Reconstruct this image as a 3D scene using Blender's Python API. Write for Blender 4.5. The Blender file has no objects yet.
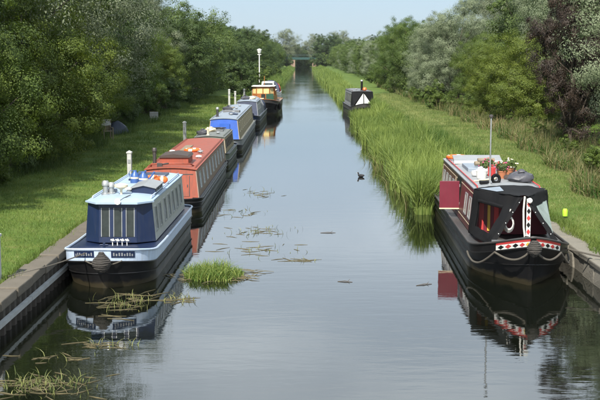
import bpy, bmesh, math, random
import numpy as np
from mathutils import Vector, Matrix, noise

R = math.radians
rng = np.random.default_rng(11)
random.seed(11)
sc = bpy.context.scene
col = sc.collection

# ------------------------------------------------------------------ camera, sky, sun, exposure
FPX, CAMH = 1100.0, 5.2                       # focal length in pixels of a 600 px wide frame, eye height over water
cd = bpy.data.cameras.new('camera'); cam = bpy.data.objects.new('camera', cd); col.objects.link(cam)
cd.sensor_width = 36.0; cd.lens = FPX / 600 * 36.0
cd.clip_start = 0.1; cd.clip_end = 8000
PITCH = math.atan(143 / FPX); YAW = math.atan(5 * math.cos(PITCH) / FPX)
cam.location = (0, 0, CAMH); cam.rotation_euler = (R(90) - PITCH, 0, YAW)
sc.camera = cam

SUN = Vector((-0.22, -0.66, 0.70)).normalized()   # direction towards the sun
w = bpy.data.worlds.new('World'); sc.world = w; w.use_nodes = True
nt = w.node_tree; bg = nt.nodes['Background']
sky = nt.nodes.new('ShaderNodeTexSky'); sky.sky_type = 'NISHITA'; sky.sun_disc = False
sky.sun_elevation = math.asin(SUN.z); sky.sun_rotation = math.atan2(SUN.x, SUN.y)
sky.air_density = 1.0; sky.dust_density = 0.6; sky.ozone_density = 1.5
# pale hazy blue towards the horizon, broken bright cloud higher up (the canal mirrors it)
NW = nt.nodes; LW = nt.links
def wnode(t, **k):
    n_ = NW.new(t)
    for a, v in k.items(): setattr(n_, a, v)
    return n_
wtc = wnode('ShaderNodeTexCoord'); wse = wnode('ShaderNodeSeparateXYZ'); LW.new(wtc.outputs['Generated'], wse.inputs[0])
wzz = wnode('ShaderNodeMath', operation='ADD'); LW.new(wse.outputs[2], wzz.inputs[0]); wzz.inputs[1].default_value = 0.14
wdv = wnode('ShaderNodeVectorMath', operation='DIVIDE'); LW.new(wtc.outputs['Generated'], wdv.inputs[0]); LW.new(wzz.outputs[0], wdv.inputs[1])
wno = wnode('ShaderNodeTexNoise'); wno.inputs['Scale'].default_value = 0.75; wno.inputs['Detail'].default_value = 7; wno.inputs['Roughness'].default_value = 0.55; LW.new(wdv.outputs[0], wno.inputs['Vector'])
wlo = wnode('ShaderNodeMapRange'); wlo.inputs[1].default_value = 0.15; wlo.inputs[2].default_value = 0.7; wlo.inputs[3].default_value = 0.55; wlo.inputs[4].default_value = 0.0; LW.new(wse.outputs[2], wlo.inputs[0])   # cloud closes up towards the horizon, thinned overhead to hold down fill light
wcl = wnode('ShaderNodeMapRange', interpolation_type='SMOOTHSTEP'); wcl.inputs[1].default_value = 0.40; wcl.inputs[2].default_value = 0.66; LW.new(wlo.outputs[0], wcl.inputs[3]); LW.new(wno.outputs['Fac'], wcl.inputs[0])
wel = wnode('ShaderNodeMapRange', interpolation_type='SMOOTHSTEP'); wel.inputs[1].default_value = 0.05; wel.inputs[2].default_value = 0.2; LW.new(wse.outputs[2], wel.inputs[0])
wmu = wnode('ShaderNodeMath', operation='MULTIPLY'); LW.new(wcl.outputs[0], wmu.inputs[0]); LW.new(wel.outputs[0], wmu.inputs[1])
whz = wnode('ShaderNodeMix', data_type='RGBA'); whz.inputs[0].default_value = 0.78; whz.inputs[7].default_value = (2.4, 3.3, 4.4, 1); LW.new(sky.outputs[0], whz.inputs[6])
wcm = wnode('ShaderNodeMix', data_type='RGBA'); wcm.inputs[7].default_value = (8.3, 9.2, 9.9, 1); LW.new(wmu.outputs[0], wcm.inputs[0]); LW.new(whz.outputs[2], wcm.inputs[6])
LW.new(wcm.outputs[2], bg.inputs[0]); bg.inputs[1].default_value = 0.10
sd = bpy.data.lights.new('sun', 'SUN'); sd.energy = 5.0; sd.angle = R(0.53); sd.color = (1, 0.95, 0.86)
so = bpy.data.objects.new('sun', sd); col.objects.link(so)
so.rotation_euler = (-SUN).to_track_quat('-Z', 'Y').to_euler(); so.location = (-30, -30, 60)
vs = sc.view_settings; vs.view_transform = 'Standard'; vs.look = 'None'; vs.exposure = 0.84; vs.gamma = 1.0
vs.use_curve_mapping = False
sc.cycles.max_bounces = 8; sc.cycles.transparent_max_bounces = 8; sc.cycles.volume_bounces = 0

# ------------------------------------------------------------------ helpers
def tag(o, label=None, cat=None, group=None, kind=None):
    if label: o['label'] = label
    if cat: o['category'] = cat
    if group: o['group'] = group
    if kind: o['kind'] = kind
    return o

def thing(name, label, cat, loc=(0, 0, 0), rz=0.0, group=None):
    o = bpy.data.objects.new(name, None); col.objects.link(o)
    o.empty_display_size = 0.2
    o.location = loc; o.rotation_euler = (0, 0, rz)
    return tag(o, label, cat, group)

def copy_tree(o, parent=None):
    c = o.copy(); col.objects.link(c); c.parent = parent
    for ch in list(o.children): copy_tree(ch, c)
    return c

class MB:
    def __init__(s): s.v = []; s.f = []
    def add(s, vs, fs):
        b = len(s.v); s.v += [tuple(p) for p in vs]; s.f += [tuple(b + i for i in f) for f in fs]; return s
    def hexa(s, p):        # p: 4 bottom then 4 top, ccw seen from above
        return s.add(p, [(3, 2, 1, 0), (4, 5, 6, 7), (0, 1, 5, 4), (1, 2, 6, 5), (2, 3, 7, 6), (3, 0, 4, 7)])
    def box(s, c, d, rot=None):
        x, y, z = d[0] / 2, d[1] / 2, d[2] / 2
        p = [Vector(q) for q in ((-x, -y, -z), (x, -y, -z), (x, y, -z), (-x, y, -z), (-x, -y, z), (x, -y, z), (x, y, z), (-x, y, z))]
        if rot is not None: p = [rot @ q for q in p]
        return s.hexa([q + Vector(c) for q in p])
    def prism(s, poly, d):  # extrude polygon along vector d
        n = len(poly); d = Vector(d)
        vs = [Vector(p) for p in poly] + [Vector(p) + d for p in poly]
        return s.add(vs, [tuple(reversed(range(n))), tuple(range(n, 2 * n))] + [(i, (i + 1) % n, n + (i + 1) % n, n + i) for i in range(n)])
    def tube(s, pts, rad, n=8, closed=False):
        pts = [Vector(p) for p in pts]; m = len(pts)
        if not hasattr(rad, '__len__'): rad = [rad] * m
        vs = []; u = None
        for i, p in enumerate(pts):
            if closed: t = pts[(i + 1) % m] - pts[i - 1]
            else: t = pts[min(i + 1, m - 1)] - pts[max(i - 1, 0)]
            t.normalize()
            if u is None: u = t.orthogonal().normalized()
            else:
                u = u - t * u.dot(t)
                u = u.normalized() if u.length > 1e-6 else t.orthogonal().normalized()
            b = t.cross(u)
            for k in range(n):
                a = 2 * math.pi * k / n
                vs.append(p + (u * math.cos(a) + b * math.sin(a)) * rad[i])
        fs = []
        for i in range(m if closed else m - 1):
            j = (i + 1) % m
            for k in range(n):
                k2 = (k + 1) % n
                fs.append((i * n + k, i * n + k2, j * n + k2, j * n + k))
        if not closed:
            fs.append(tuple(reversed(range(n)))); fs.append(tuple(range((m - 1) * n, m * n)))
        return s.add(vs, fs)
    def lathe(s, prof, c=(0, 0, 0), n=16):
        vs = []; m = len(prof)
        for r, z in prof:
            for k in range(n):
                a = 2 * math.pi * k / n
                vs.append((c[0] + r * math.cos(a), c[1] + r * math.sin(a), c[2] + z))
        fs = [(i * n + k, i * n + (k + 1) % n, (i + 1) * n + (k + 1) % n, (i + 1) * n + k) for i in range(m - 1) for k in range(n)]
        fs.append(tuple(reversed(range(n)))); fs.append(tuple(range((m - 1) * n, m * n)))
        return s.add(vs, fs)
    def torus(s, c, r1, r2, n=20, m=8, rot=None):
        vs = []
        for i in range(n):
            a = 2 * math.pi * i / n
            for k in range(m):
                b = 2 * math.pi * k / m
                q = Vector(((r1 + r2 * math.cos(b)) * math.cos(a), (r1 + r2 * math.cos(b)) * math.sin(a), r2 * math.sin(b)))
                if rot is not None: q = rot @ q
                vs.append(q + Vector(c))
        return s.add(vs, [(i * m + k, ((i + 1) % n) * m + k, ((i + 1) % n) * m + (k + 1) % m, i * m + (k + 1) % m) for i in range(n) for k in range(m)])
    def mesh(s, name, mat, smooth=False):
        me = bpy.data.meshes.new(name); me.from_pydata(s.v, [], s.f); me.update()
        if mat: me.materials.append(mat)
        if smooth: me.polygons.foreach_set('use_smooth', [True] * len(me.polygons))
        return me
    def build(s, name, mat, parent=None, smooth=False, bevel=0, loc=None):
        o = bpy.data.objects.new(name, s.mesh(name, mat, smooth)); col.objects.link(o)
        o.parent = parent
        if loc is not None: o.location = loc
        if bevel:
            b = o.modifiers.new('bevel', 'BEVEL'); b.width = bevel; b.segments = 2; b.limit_method = 'ANGLE'; b.angle_limit = R(40)
        if smooth:
            try: o.data.set_sharp_from_angle(angle=R(45))
            except Exception: pass
        return o

def link(name, me, parent=None, loc=(0, 0, 0), rot=(0, 0, 0), scale=(1, 1, 1)):
    o = bpy.data.objects.new(name, me); col.objects.link(o); o.parent = parent
    o.location = loc; o.rotation_euler = rot; o.scale = scale
    return o

def np_mesh(name, verts, k, mat, tint=None):
    """verts (N*k,3): N separate polygons of k corners"""
    n = len(verts) // k
    me = bpy.data.meshes.new(name)
    me.vertices.add(n * k); me.vertices.foreach_set('co', np.ascontiguousarray(verts, dtype=np.float32).ravel())
    me.loops.add(n * k); me.loops.foreach_set('vertex_index', np.arange(n * k, dtype=np.int32))
    me.polygons.add(n); me.polygons.foreach_set('loop_start', np.arange(0, n * k, k, dtype=np.int32))
    if tint is not None:
        at = me.attributes.new('tint', 'FLOAT', 'FACE'); at.data.foreach_set('value', np.ascontiguousarray(tint, dtype=np.float32))
    me.update(); me.validate()
    me.materials.append(mat)
    return me

# ------------------------------------------------------------------ materials
def mat_new(name):
    m = bpy.data.materials.new(name); m.use_nodes = True
    n = m.node_tree; return m, n, n.nodes['Principled BSDF']

def M(name, base, rough=0.5, metal=0.0, var=0.18, scale=3.0, dirt=0.0, dirtcol=(0.06, 0.05, 0.035), bump=0.0, bscale=40, streak=False, spec=0.5, scum=False):
    m, n, b = mat_new(name)
    N = n.nodes; L = n.links
    tc = N.new('ShaderNodeTexCoord')
    mp = N.new('ShaderNodeMapping'); L.new(tc.outputs['Object'], mp.inputs[0])
    no = N.new('ShaderNodeTexNoise'); no.inputs['Scale'].default_value = scale; no.inputs['Detail'].default_value = 6; no.inputs['Roughness'].default_value = 0.6
    L.new(mp.outputs[0], no.inputs['Vector'])
    mx = N.new('ShaderNodeMix'); mx.data_type = 'RGBA'
    lo = [c * (1 - var) for c in base]; hi = [min(1, c * (1 + var)) for c in base]
    mx.inputs[6].default_value = (*lo, 1); mx.inputs[7].default_value = (*hi, 1)
    L.new(no.outputs['Fac'], mx.inputs[0])
    out = mx.outputs[2]
    if dirt > 0:
        mp2 = N.new('ShaderNodeMapping'); L.new(tc.outputs['Object'], mp2.inputs[0])
        mp2.inputs['Scale'].default_value = (5, 5, 0.7) if streak else (1, 1, 1)
        n2 = N.new('ShaderNodeTexNoise'); n2.inputs['Scale'].default_value = 2.3; n2.inputs['Detail'].default_value = 8; n2.inputs['Roughness'].default_value = 0.7
        L.new(mp2.outputs[0], n2.inputs['Vector'])
        rp = N.new('ShaderNodeMapRange'); rp.inputs[1].default_value = 0.45; rp.inputs[2].default_value = 0.75; rp.inputs[3].default_value = 0; rp.inputs[4].default_value = dirt
        L.new(n2.outputs['Fac'], rp.inputs[0])
        m2 = N.new('ShaderNodeMix'); m2.data_type = 'RGBA'; L.new(rp.outputs[0], m2.inputs[0]); L.new(out, m2.inputs[6]); m2.inputs[7].default_value = (*dirtcol, 1)
        out = m2.outputs[2]
    if scum or streak:   # long horizontal scuffs and small chips in the paint
        mp5 = N.new('ShaderNodeMapping'); L.new(tc.outputs['Object'], mp5.inputs[0]); mp5.inputs['Scale'].default_value = (2, .7, 11)
        n5 = N.new('ShaderNodeTexNoise'); n5.inputs['Scale'].default_value = 2.0; n5.inputs['Detail'].default_value = 9; n5.inputs['Roughness'].default_value = 0.75; L.new(mp5.outputs[0], n5.inputs['Vector'])
        r5 = N.new('ShaderNodeMapRange'); r5.inputs[1].default_value = 0.60; r5.inputs[2].default_value = 0.70; r5.inputs[4].default_value = 0.6; L.new(n5.outputs['Fac'], r5.inputs[0])
        m5 = N.new('ShaderNodeMix'); m5.data_type = 'RGBA'; L.new(r5.outputs[0], m5.inputs[0]); L.new(out, m5.inputs[6]); m5.inputs[7].default_value = (0.055, 0.05, 0.043, 1) if scum else (*[c * .55 + .03 for c in base], 1); out = m5.outputs[2]
    if scum:       # weed and rust line that the water leaves along a hull
        sx = N.new('ShaderNodeSeparateXYZ'); L.new(tc.outputs['Object'], sx.inputs[0])
        n4 = N.new('ShaderNodeTexNoise'); n4.inputs['Scale'].default_value = 6; n4.inputs['Detail'].default_value = 5; L.new(tc.outputs['Object'], n4.inputs['Vector'])
        ma = N.new('ShaderNodeMath'); ma.operation = 'MULTIPLY_ADD'; L.new(n4.outputs['Fac'], ma.inputs[0]); ma.inputs[1].default_value = -0.22; L.new(sx.outputs[2], ma.inputs[2])
        r4 = N.new('ShaderNodeMapRange'); r4.inputs[1].default_value = -0.03; r4.inputs[2].default_value = 0.05; r4.inputs[3].default_value = 0.85; r4.inputs[4].default_value = 0.0; L.new(ma.outputs[0], r4.inputs[0])
        m4 = N.new('ShaderNodeMix'); m4.data_type = 'RGBA'; L.new(r4.outputs[0], m4.inputs[0]); L.new(out, m4.inputs[6]); m4.inputs[7].default_value = (0.045, 0.037, 0.02, 1); out = m4.outputs[2]
    L.new(out, b.inputs['Base Color'])
    rr = N.new('ShaderNodeMapRange'); rr.inputs[3].default_value = max(0.02, rough - 0.12); rr.inputs[4].default_value = min(1, rough + 0.15)
    L.new(no.outputs['Fac'], rr.inputs[0]); L.new(rr.outputs[0], b.inputs['Roughness'])
    b.inputs['Metallic'].default_value = metal
    b.inputs['Specular IOR Level'].default_value = spec
    if bump > 0:
        n3 = N.new('ShaderNodeTexNoise'); n3.inputs['Scale'].default_value = bscale; n3.inputs['Detail'].default_value = 4
        L.new(tc.outputs['Object'], n3.inputs['Vector'])
        bp = N.new('ShaderNodeBump'); bp.inputs['Strength'].default_value = bump; bp.inputs['Distance'].default_value = 0.02
        L.new(n3.outputs['Fac'], bp.inputs['Height']); L.new(bp.outputs[0], b.inputs['Normal'])
    return m

def leafmat(name, ca, cb, back=None, trans=0.36, rough=0.6):
    m, n, b = mat_new(name); N = n.nodes; L = n.links
    at = N.new('ShaderNodeAttribute'); at.attribute_name = 'tint'
    oi = N.new('ShaderNodeObjectInfo')
    ad = N.new('ShaderNodeMath'); ad.operation = 'MULTIPLY_ADD'; L.new(oi.outputs['Random'], ad.inputs[0]); ad.inputs[1].default_value = 0.3; ad.inputs[2].default_value = -0.15
    ad2 = N.new('ShaderNodeMath'); ad2.operation = 'ADD'; ad2.use_clamp = True; L.new(at.outputs['Fac'], ad2.inputs[0]); L.new(ad.outputs[0], ad2.inputs[1])
    mx = N.new('ShaderNodeMix'); mx.data_type = 'RGBA'; mx.inputs[6].default_value = (*ca, 1); mx.inputs[7].default_value = (*cb, 1)
    L.new(ad2.outputs[0], mx.inputs[0]); out = mx.outputs[2]
    if back:
        ge = N.new('ShaderNodeNewGeometry'); m2 = N.new('ShaderNodeMix'); m2.data_type = 'RGBA'
        L.new(ge.outputs['Backfacing'], m2.inputs[0]); L.new(out, m2.inputs[6]); m2.inputs[7].default_value = (*back, 1); out = m2.outputs[2]
    L.new(out, b.inputs['Base Color']); b.inputs['Roughness'].default_value = rough; b.inputs['Specular IOR Level'].default_value = 0.35
    tr = N.new('ShaderNodeBsdfTranslucent'); hs = N.new('ShaderNodeHueSaturation'); hs.inputs['Saturation'].default_value = 1.15; hs.inputs['Value'].default_value = 1.2
    L.new(out, hs.inputs['Color']); L.new(hs.outputs[0], tr.inputs[0])
    ms = N.new('ShaderNodeMixShader'); ms.inputs[0].default_value = trans
    L.new(b.outputs[0], ms.inputs[1]); L.new(tr.outputs[0], ms.inputs[2])
    L.new(ms.outputs[0], N['Material Output'].inputs[0])
    return m

def glassmat(name, base=(0.015, 0.018, 0.018), rough=0.04):
    m, n, b = mat_new(name); b.inputs['Base Color'].default_value = (*base, 1); b.inputs['Roughness'].default_value = rough
    b.inputs['Specular IOR Level'].default_value = 0.5
    return m

mt = dict(
    black=M('black_hull_paint', (0.008, 0.008, 0.009), 0.4, dirt=0.35, dirtcol=(0.02, 0.017, 0.013), streak=True, spec=0.3, scum=True),
    blackcloth=M('black_canvas', (0.007, 0.007, 0.008), 0.8, var=0.4, bump=0.5, bscale=9, spec=0.15, dirt=.3, dirtcol=(.02,.019,.017)),
    navy=M('navy_paint', (0.006, 0.015, 0.05), 0.35, dirt=0.5, dirtcol=(.03,.034,.045), streak=True),
    paleblue=M('pale_blue_paint', (0.44, 0.53, 0.66), 0.4, dirt=0.45, streak=True, dirtcol=(0.2, 0.2, 0.18)),
    roofblue=M('pale_blue_roof', (0.29, 0.38, 0.49), 0.55, dirt=0.6, dirtcol=(0.25, 0.27, 0.27)),
    silver=M('silver_grey_paint', (0.40, 0.41, 0.38), 0.35, dirt=0.5, dirtcol=(0.12, 0.12, 0.09), streak=True),
    red=M('red_oxide_paint', (0.27, 0.058, 0.03), 0.65, dirt=0.9, dirtcol=(0.12, 0.05, 0.035), streak=True),
    redside=M('grey_brown_side', (0.24, 0.165, 0.13), 0.5, dirt=0.5, streak=True),
    darkbrown=M('brown_tarp', (0.05, 0.035, 0.03), 0.8, bump=0.3, bscale=14),
    green=M('grey_green_paint', (0.11, 0.13, 0.10), 0.5, dirt=0.4, streak=True),
    greengrey=M('grey_green_roof', (0.13, 0.14, 0.13), 0.6, dirt=0.4),
    tan=M('tan_paint', (0.30, 0.24, 0.15), 0.5, dirt=0.5, dirtcol=(0.12, 0.10, 0.06), streak=True),
    blue=M('bright_blue_paint', (0.03, 0.10, 0.42), 0.4, dirt=0.3),
    bluegrey=M('blue_grey_roof', (0.20, 0.24, 0.29), 0.5, dirt=0.4, dirtcol=(0.1, 0.1, 0.1)),
    grey=M('grey_paint', (0.22, 0.23, 0.24), 0.5, dirt=0.45, dirtcol=(0.1, 0.1, 0.09)),
    midgrey=M('mid_grey_deck', (0.12, 0.125, 0.13), 0.6, dirt=0.4),
    white=M('white_paint', (0.62, 0.62, 0.59), 0.5, dirt=0.5, dirtcol=(0.35, 0.33, 0.28)),
    cream=M('cream_paint', (0.60, 0.52, 0.36), 0.45, dirt=0.2, dirtcol=(0.3, 0.26, 0.18)),
    maroon=M('maroon_paint', (0.085, 0.02, 0.02), 0.35, dirt=0.75, dirtcol=(0.085, 0.065, 0.052), streak=True),
    brightred=M('bright_red_paint', (0.42, 0.035, 0.035), 0.45, dirt=0.5, dirtcol=(0.2, 0.05, 0.04)),
    darkred=M('dark_red_paint', (0.13, 0.012, 0.025), 0.4, dirt=0.3, dirtcol=(.06, .02, .02), streak=True),
    yellow=M('yellow_paint', (0.62, 0.40, 0.06), 0.45),
    orange=M('orange_plastic', (0.75, 0.13, 0.02), 0.45, var=0.1),
    wood=M('varnished_wood', (0.28, 0.10, 0.028), 0.35, var=0.35, scale=9),
    oldwood=M('weathered_wood', (0.20, 0.16, 0.11), 0.8, var=0.35, scale=8, bump=0.4),
    darkgreen=M('dark_green_paint', (0.012, 0.06, 0.035), 0.4, dirt=0.3),
    bridgegreen=M('bridge_green_paint', (0.01, 0.05, 0.045), 0.5, dirt=0.35),
    steel=M('galvanised_steel', (0.42, 0.43, 0.43), 0.4, metal=0.7, dirt=0.3),
    darksteel=M('dark_steel', (0.06, 0.06, 0.06), 0.5, metal=0.4, dirt=0.4, dirtcol=(0.12, 0.06, 0.03)),
    piling=M('rusty_piling', (0.045, 0.035, 0.028), 0.75, dirt=0.6, dirtcol=(0.03, 0.04, 0.02), streak=True, bump=0.3),
    waler=M('grey_waler', (0.33, 0.34, 0.34), 0.55, dirt=0.5, dirtcol=(0.14, 0.13, 0.10)),
    concrete=M('weathered_concrete', (0.11, 0.094, 0.072), 0.9, var=0.35, scale=5, dirt=0.6, dirtcol=(0.06, 0.05, 0.035), bump=0.5, bscale=25),
    stone=M('quay_stone', (0.17, 0.155, 0.125), 0.9, var=0.35, scale=3, dirt=0.65, dirtcol=(0.075, 0.07, 0.05), bump=0.6, bscale=18),
    rope=M('hemp_rope', (0.085, 0.075, 0.06), 0.9, bump=0.8, bscale=90),
    fender=M('rope_fender', (0.045, 0.04, 0.035), 0.95, var=0.4, bump=1.0, bscale=55),
    whiterope=M('white_rope', (0.62, 0.60, 0.54), 0.85, bump=0.6, bscale=90),
    glass=M('dark_glass', (0.025, 0.03, 0.028), 0.13, var=0.95, scale=3.5),
    paleglass=M('pale_curtained_glass', (0.34, 0.35, 0.33), 0.12, var=0.5, scale=2.5),
    brownglass=M('curtained_glass', (0.15, 0.11, 0.07), 0.15, var=0.5, scale=2.0),
    clearplastic=M('clear_plastic_sheet', (0.26, 0.31, 0.30), 0.12, var=0.6, scale=3.0),
    litglass=M('pale_yellow_pane', (0.55, 0.43, 0.20), 0.12, var=0.6, scale=1.6),  # lit look of the front wheelhouse windows, put into the pane colour
    brick=M('bridge_brick', (0.26, 0.18, 0.13), 0.9, var=0.3, scale=1.5, dirt=0.4),
    bluecan=M('blue_can_paint', (0.035, 0.09, 0.26), 0.35, dirt=0.2),
    tarp=M('blue_grey_tarp', (0.025, 0.034, 0.055), 0.7, bump=0.4, bscale=6),
    terracotta=M('terracotta', (0.35, 0.13, 0.06), 0.85),
    pink=M('pink_flowers', (0.45, 0.06, 0.16), 0.7), plastic=M('grey_bag_plastic', (0.055, 0.055, 0.065), 0.45, bump=0.5, bscale=12),
    lime=M('lime_cover', (0.36, 0.62, 0.04), 0.5, var=0.1), bird=M('black_feathers', (0.012, 0.012, 0.014), 0.7),
    beak=M('white_beak', (0.75, 0.72, 0.68), 0.4), cratchwhite=M('white_canvas', (0.66, 0.66, 0.64), 0.7, dirt=0.2, dirtcol=(0.3, 0.3, 0.28)),
    postgrey=M('weathered_post', (0.38, 0.385, 0.37), 0.7, dirt=.5, dirtcol=(.2, .2, .17), streak=True),
    bark=M('bark', (0.07, 0.055, 0.04), 0.95, var=0.4, scale=6, bump=0.8, bscale=20),
    stem=M('dead_reed_stem', (0.105, 0.088, 0.042), 0.8, var=0.7, scale=4),
)
lf = dict(
    olive=leafmat('leaf_olive', (0.04, 0.08, 0.013), (0.13, 0.175, 0.034)),
    yellow=leafmat('leaf_yellow_green', (0.06, 0.10, 0.014), (0.165, 0.20, 0.034)),
    dark=leafmat('leaf_dark_green', (0.028, 0.055, 0.014), (0.085, 0.125, 0.034)),
    mid=leafmat('leaf_mid_green', (0.045, 0.08, 0.02), (0.12, 0.165, 0.042)),
    silver=leafmat('leaf_silver', (0.05, 0.085, 0.033), (0.145, 0.185, 0.092), back=(0.18, 0.215, 0.125), trans=0.25),
    ash=leafmat('leaf_grey_green', (0.045, 0.07, 0.03), (0.14, 0.17, 0.085), back=(0.16, 0.185, 0.11), trans=0.22),
    purple=leafmat('leaf_purple', (0.016, 0.013, 0.009), (0.058, 0.037, 0.025), trans=0.2),
    reed=leafmat('reed_leaf', (0.035, 0.085, 0.013), (0.235, 0.295, 0.075), trans=0.35),
    weed=leafmat('weed_leaf', (0.09, 0.11, 0.03), (0.27, 0.215, 0.11), trans=0.25),
    lawn=leafmat('lawn_blade', (0.052, 0.10, 0.014), (0.175, 0.212, 0.052), trans=0.3),
    path=leafmat('path_blade', (0.075, 0.115, 0.025), (0.225, 0.245, 0.085), trans=0.3),
    float=leafmat('floating_leaf', (0.055, 0.085, 0.02), (0.23, 0.225, 0.08), trans=0.2),
    clump=leafmat('clump_leaf', (0.06, 0.125, 0.018), (0.25, 0.28, 0.07), trans=0.3),
)

# ------------------------------------------------------------------ the setting: ground, water
def smooth(a, b, x):
    t = min(1, max(0, (x - a) / (b - a))); return t * t * (3 - 2 * t)
def right_edge(y):            # where the right bank meets the water
    return 6.75 if y < 33 else 6.75 - 0.9 * smooth(33, 60, y)
def left_edge(y): return -5.72 if y < 118 else -5.72 + 0.9 * smooth(118, 200, y)
def ground_z(x, y):
    nz = noise.noise(Vector((x * 0.35, y * 0.35, 3.0))) * 0.05 + noise.noise(Vector((x * 1.3, y * 1.3, 9.0))) * 0.02
    if x < 0:
        e = left_edge(y); d = e - x
        if y < 118: return (-1.3 if d < 0.12 else 0.60 + 0.15 * smooth(0.2, 3, d) + nz * smooth(0.3, 1, d))
        return -1.3 + 1.9 * smooth(-1.0, 1.4, d) + 0.2 * smooth(1, 4, d) + nz
    e = right_edge(y); d = x - e
    if y < 33: return (-1.3 if d < 0.12 else 0.50 + 0.2 * smooth(0.2, 3.5, d) + nz * smooth(0.3, 1, d))
    return -1.3 + 1.85 * smooth(-2.2, 0.5, d) + 0.2 * smooth(0.5, 4, d) + nz * (0.3 if d < 0 else 1)

def ground_mat():
    m, n, b = mat_new('grass_ground'); N = n.nodes; L = n.links
    tc = N.new('ShaderNodeTexCoord')
    def nz(s, d=5):
        q = N.new('ShaderNodeTexNoise'); q.inputs['Scale'].default_value = s; q.inputs['Detail'].default_value = d; L.new(tc.outputs['Object'], q.inputs['Vector']); return q.outputs['Fac']
    def mix(f, a, c, lo=0.35, hi=0.65):
        r = N.new('ShaderNodeMapRange'); r.inputs[1].default_value = lo; r.inputs[2].default_value = hi; L.new(f, r.inputs[0])
        q = N.new('ShaderNodeMix'); q.data_type = 'RGBA'; L.new(r.outputs[0], q.inputs[0])
        for i, v in ((6, a), (7, c)):
            if isinstance(v, tuple): q.inputs[i].default_value = (*v, 1)
            else: L.new(v, q.inputs[i])
        return q.outputs[2]
    c1 = mix(nz(0.6), (0.055, 0.105, 0.013), (0.115, 0.16, 0.03))
    c2 = mix(nz(9), c1, (0.05, 0.085, 0.012), 0.45, 0.8)
    c3 = mix(nz(2.2), c2, (0.16, 0.15, 0.05), 0.6, 0.85)
    L.new(c3, b.inputs['Base Color']); b.inputs['Roughness'].default_value = 0.9; b.inputs['Specular IOR Level'].default_value = 0.2
    bp = N.new('ShaderNodeBump'); bp.inputs['Strength'].default_value = 0.8; bp.inputs['Distance'].default_value = 0.05
    L.new(nz(28, 3), bp.inputs['Height']); L.new(bp.outputs[0], b.inputs['Normal'])
    return m

xs = [-2500, -700, -200, -80, -40, -25, -18, -14, -12] + [-11 + 0.5 * i for i in range(10)] + [-6.1, -5.95, -5.86, -5.80, -5.6, -5.2, -4.6, -4.0, -2, 0, 2.5]
xs += [3.2 + 0.4 * i for i in range(9)] + [6.72, 6.86, 6.92, 7.1, 7.5, 8] + [8.5 + 0.5 * i for i in range(9)] + [13.5, 15, 18, 25, 40, 80, 200, 700, 2500]
ys = [-60, -30, 0, 10] + [14 + 1.0 * i for i in range(60)] + [76 + 4 * i for i in range(32)] + [210, 240, 280, 330, 400, 480, 520, 560, 640, 800, 1200, 2000, 4000]
vsq = [(x, y, ground_z(x, y) if y < 600 else .7) for y in ys for x in xs]
nx = len(xs)
fq = [(j * nx + i, j * nx + i + 1, (j + 1) * nx + i + 1, (j + 1) * nx + i) for j in range(len(ys) - 1) for i in range(nx - 1)]
g = MB(); g.add(vsq, fq); tag(g.build('ground', ground_mat(), smooth=True), kind='structure')

def water_mat():
    m, n, b = mat_new('canal_water'); N = n.nodes; L = n.links
    b.inputs['Base Color'].default_value = (0.004, 0.005, 0.003, 1); b.inputs['Roughness'].default_value = 0.02
    b.inputs['IOR'].default_value = 1.85
    tc = N.new('ShaderNodeTexCoord')
    def wave(scale, vec):
        mp = N.new('ShaderNodeMapping'); mp.inputs['Scale'].default_value = vec; L.new(tc.outputs['Object'], mp.inputs[0])
        q = N.new('ShaderNodeTexNoise'); q.inputs['Scale'].default_value = scale; q.inputs['Detail'].default_value = 3; L.new(mp.outputs[0], q.inputs['Vector']); return q.outputs['Fac']
    a = wave(1.0, (0.8, 2.6, 1)); c = wave(1.0, (3.0, 9.0, 1)); pz = wave(1.0, (0.10, 0.07, 1))
    rp = N.new('ShaderNodeMapRange'); rp.inputs[1].default_value = 0.4; rp.inputs[2].default_value = 0.65; rp.inputs[3].default_value = 0.25; rp.inputs[4].default_value = 1.0; L.new(pz, rp.inputs[0])
    s = N.new('ShaderNodeMath'); s.operation = 'MULTIPLY_ADD'; L.new(c, s.inputs[0]); s.inputs[1].default_value = 0.22; L.new(a, s.inputs[2])
    s2 = N.new('ShaderNodeMath'); s2.operation = 'MULTIPLY'; L.new(s.outputs[0], s2.inputs[0]); L.new(rp.outputs[0], s2.inputs[1])
    bp = N.new('ShaderNodeBump'); bp.inputs['Strength'].default_value = 0.5; bp.inputs['Distance'].default_value = 0.012
    L.new(s2.outputs[0], bp.inputs['Height']); L.new(bp.outputs[0], b.inputs['Normal'])
    return m
g = MB(); g.add([(-6.6, -60, 0), (8.5, -60, 0), (8.5, 1500, 0), (-6.6, 1500, 0)], [(0, 1, 2, 3)])
tag(g.build('water', water_mat()), kind='structure')

# left quay: steel piling, waler and coping slabs
qw = thing('quay_wall', 'low quay of steel piling and worn concrete coping along the mown moorings', 'quay wall', (-5.72, 14, 0))
g = MB(); g.box((0, 0, 0), (0.46, 1.16, 0.2)); cop = g.mesh('coping_slab', mt['concrete'])
for i in range(88):
    o = link('coping_slab', cop, qw, (-0.13 + random.uniform(-.035, .035), 0.6 + i * 1.19, 0.61 + random.uniform(-.02, .02)), (random.uniform(-.015, .015), random.uniform(-.03, .03), random.uniform(-.02, .02)))
    if i < 22:
        bv = o.modifiers.new('bevel', 'BEVEL'); bv.width = 0.025; bv.segments = 2
g = MB()
prof = [(-0.04, 0.0), (-0.04, 0.12), (0.06, 0.18), (0.06, 0.32), (-0.04, 0.38), (-0.04, 0.40)]
pv = []
for x, y in prof: pv += [(x, y, -1.2), (x, y, 0.51)]
g.add(pv, [(2 * i, 2 * i + 2, 2 * i + 3, 2 * i + 1) for i in range(5)])
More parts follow.
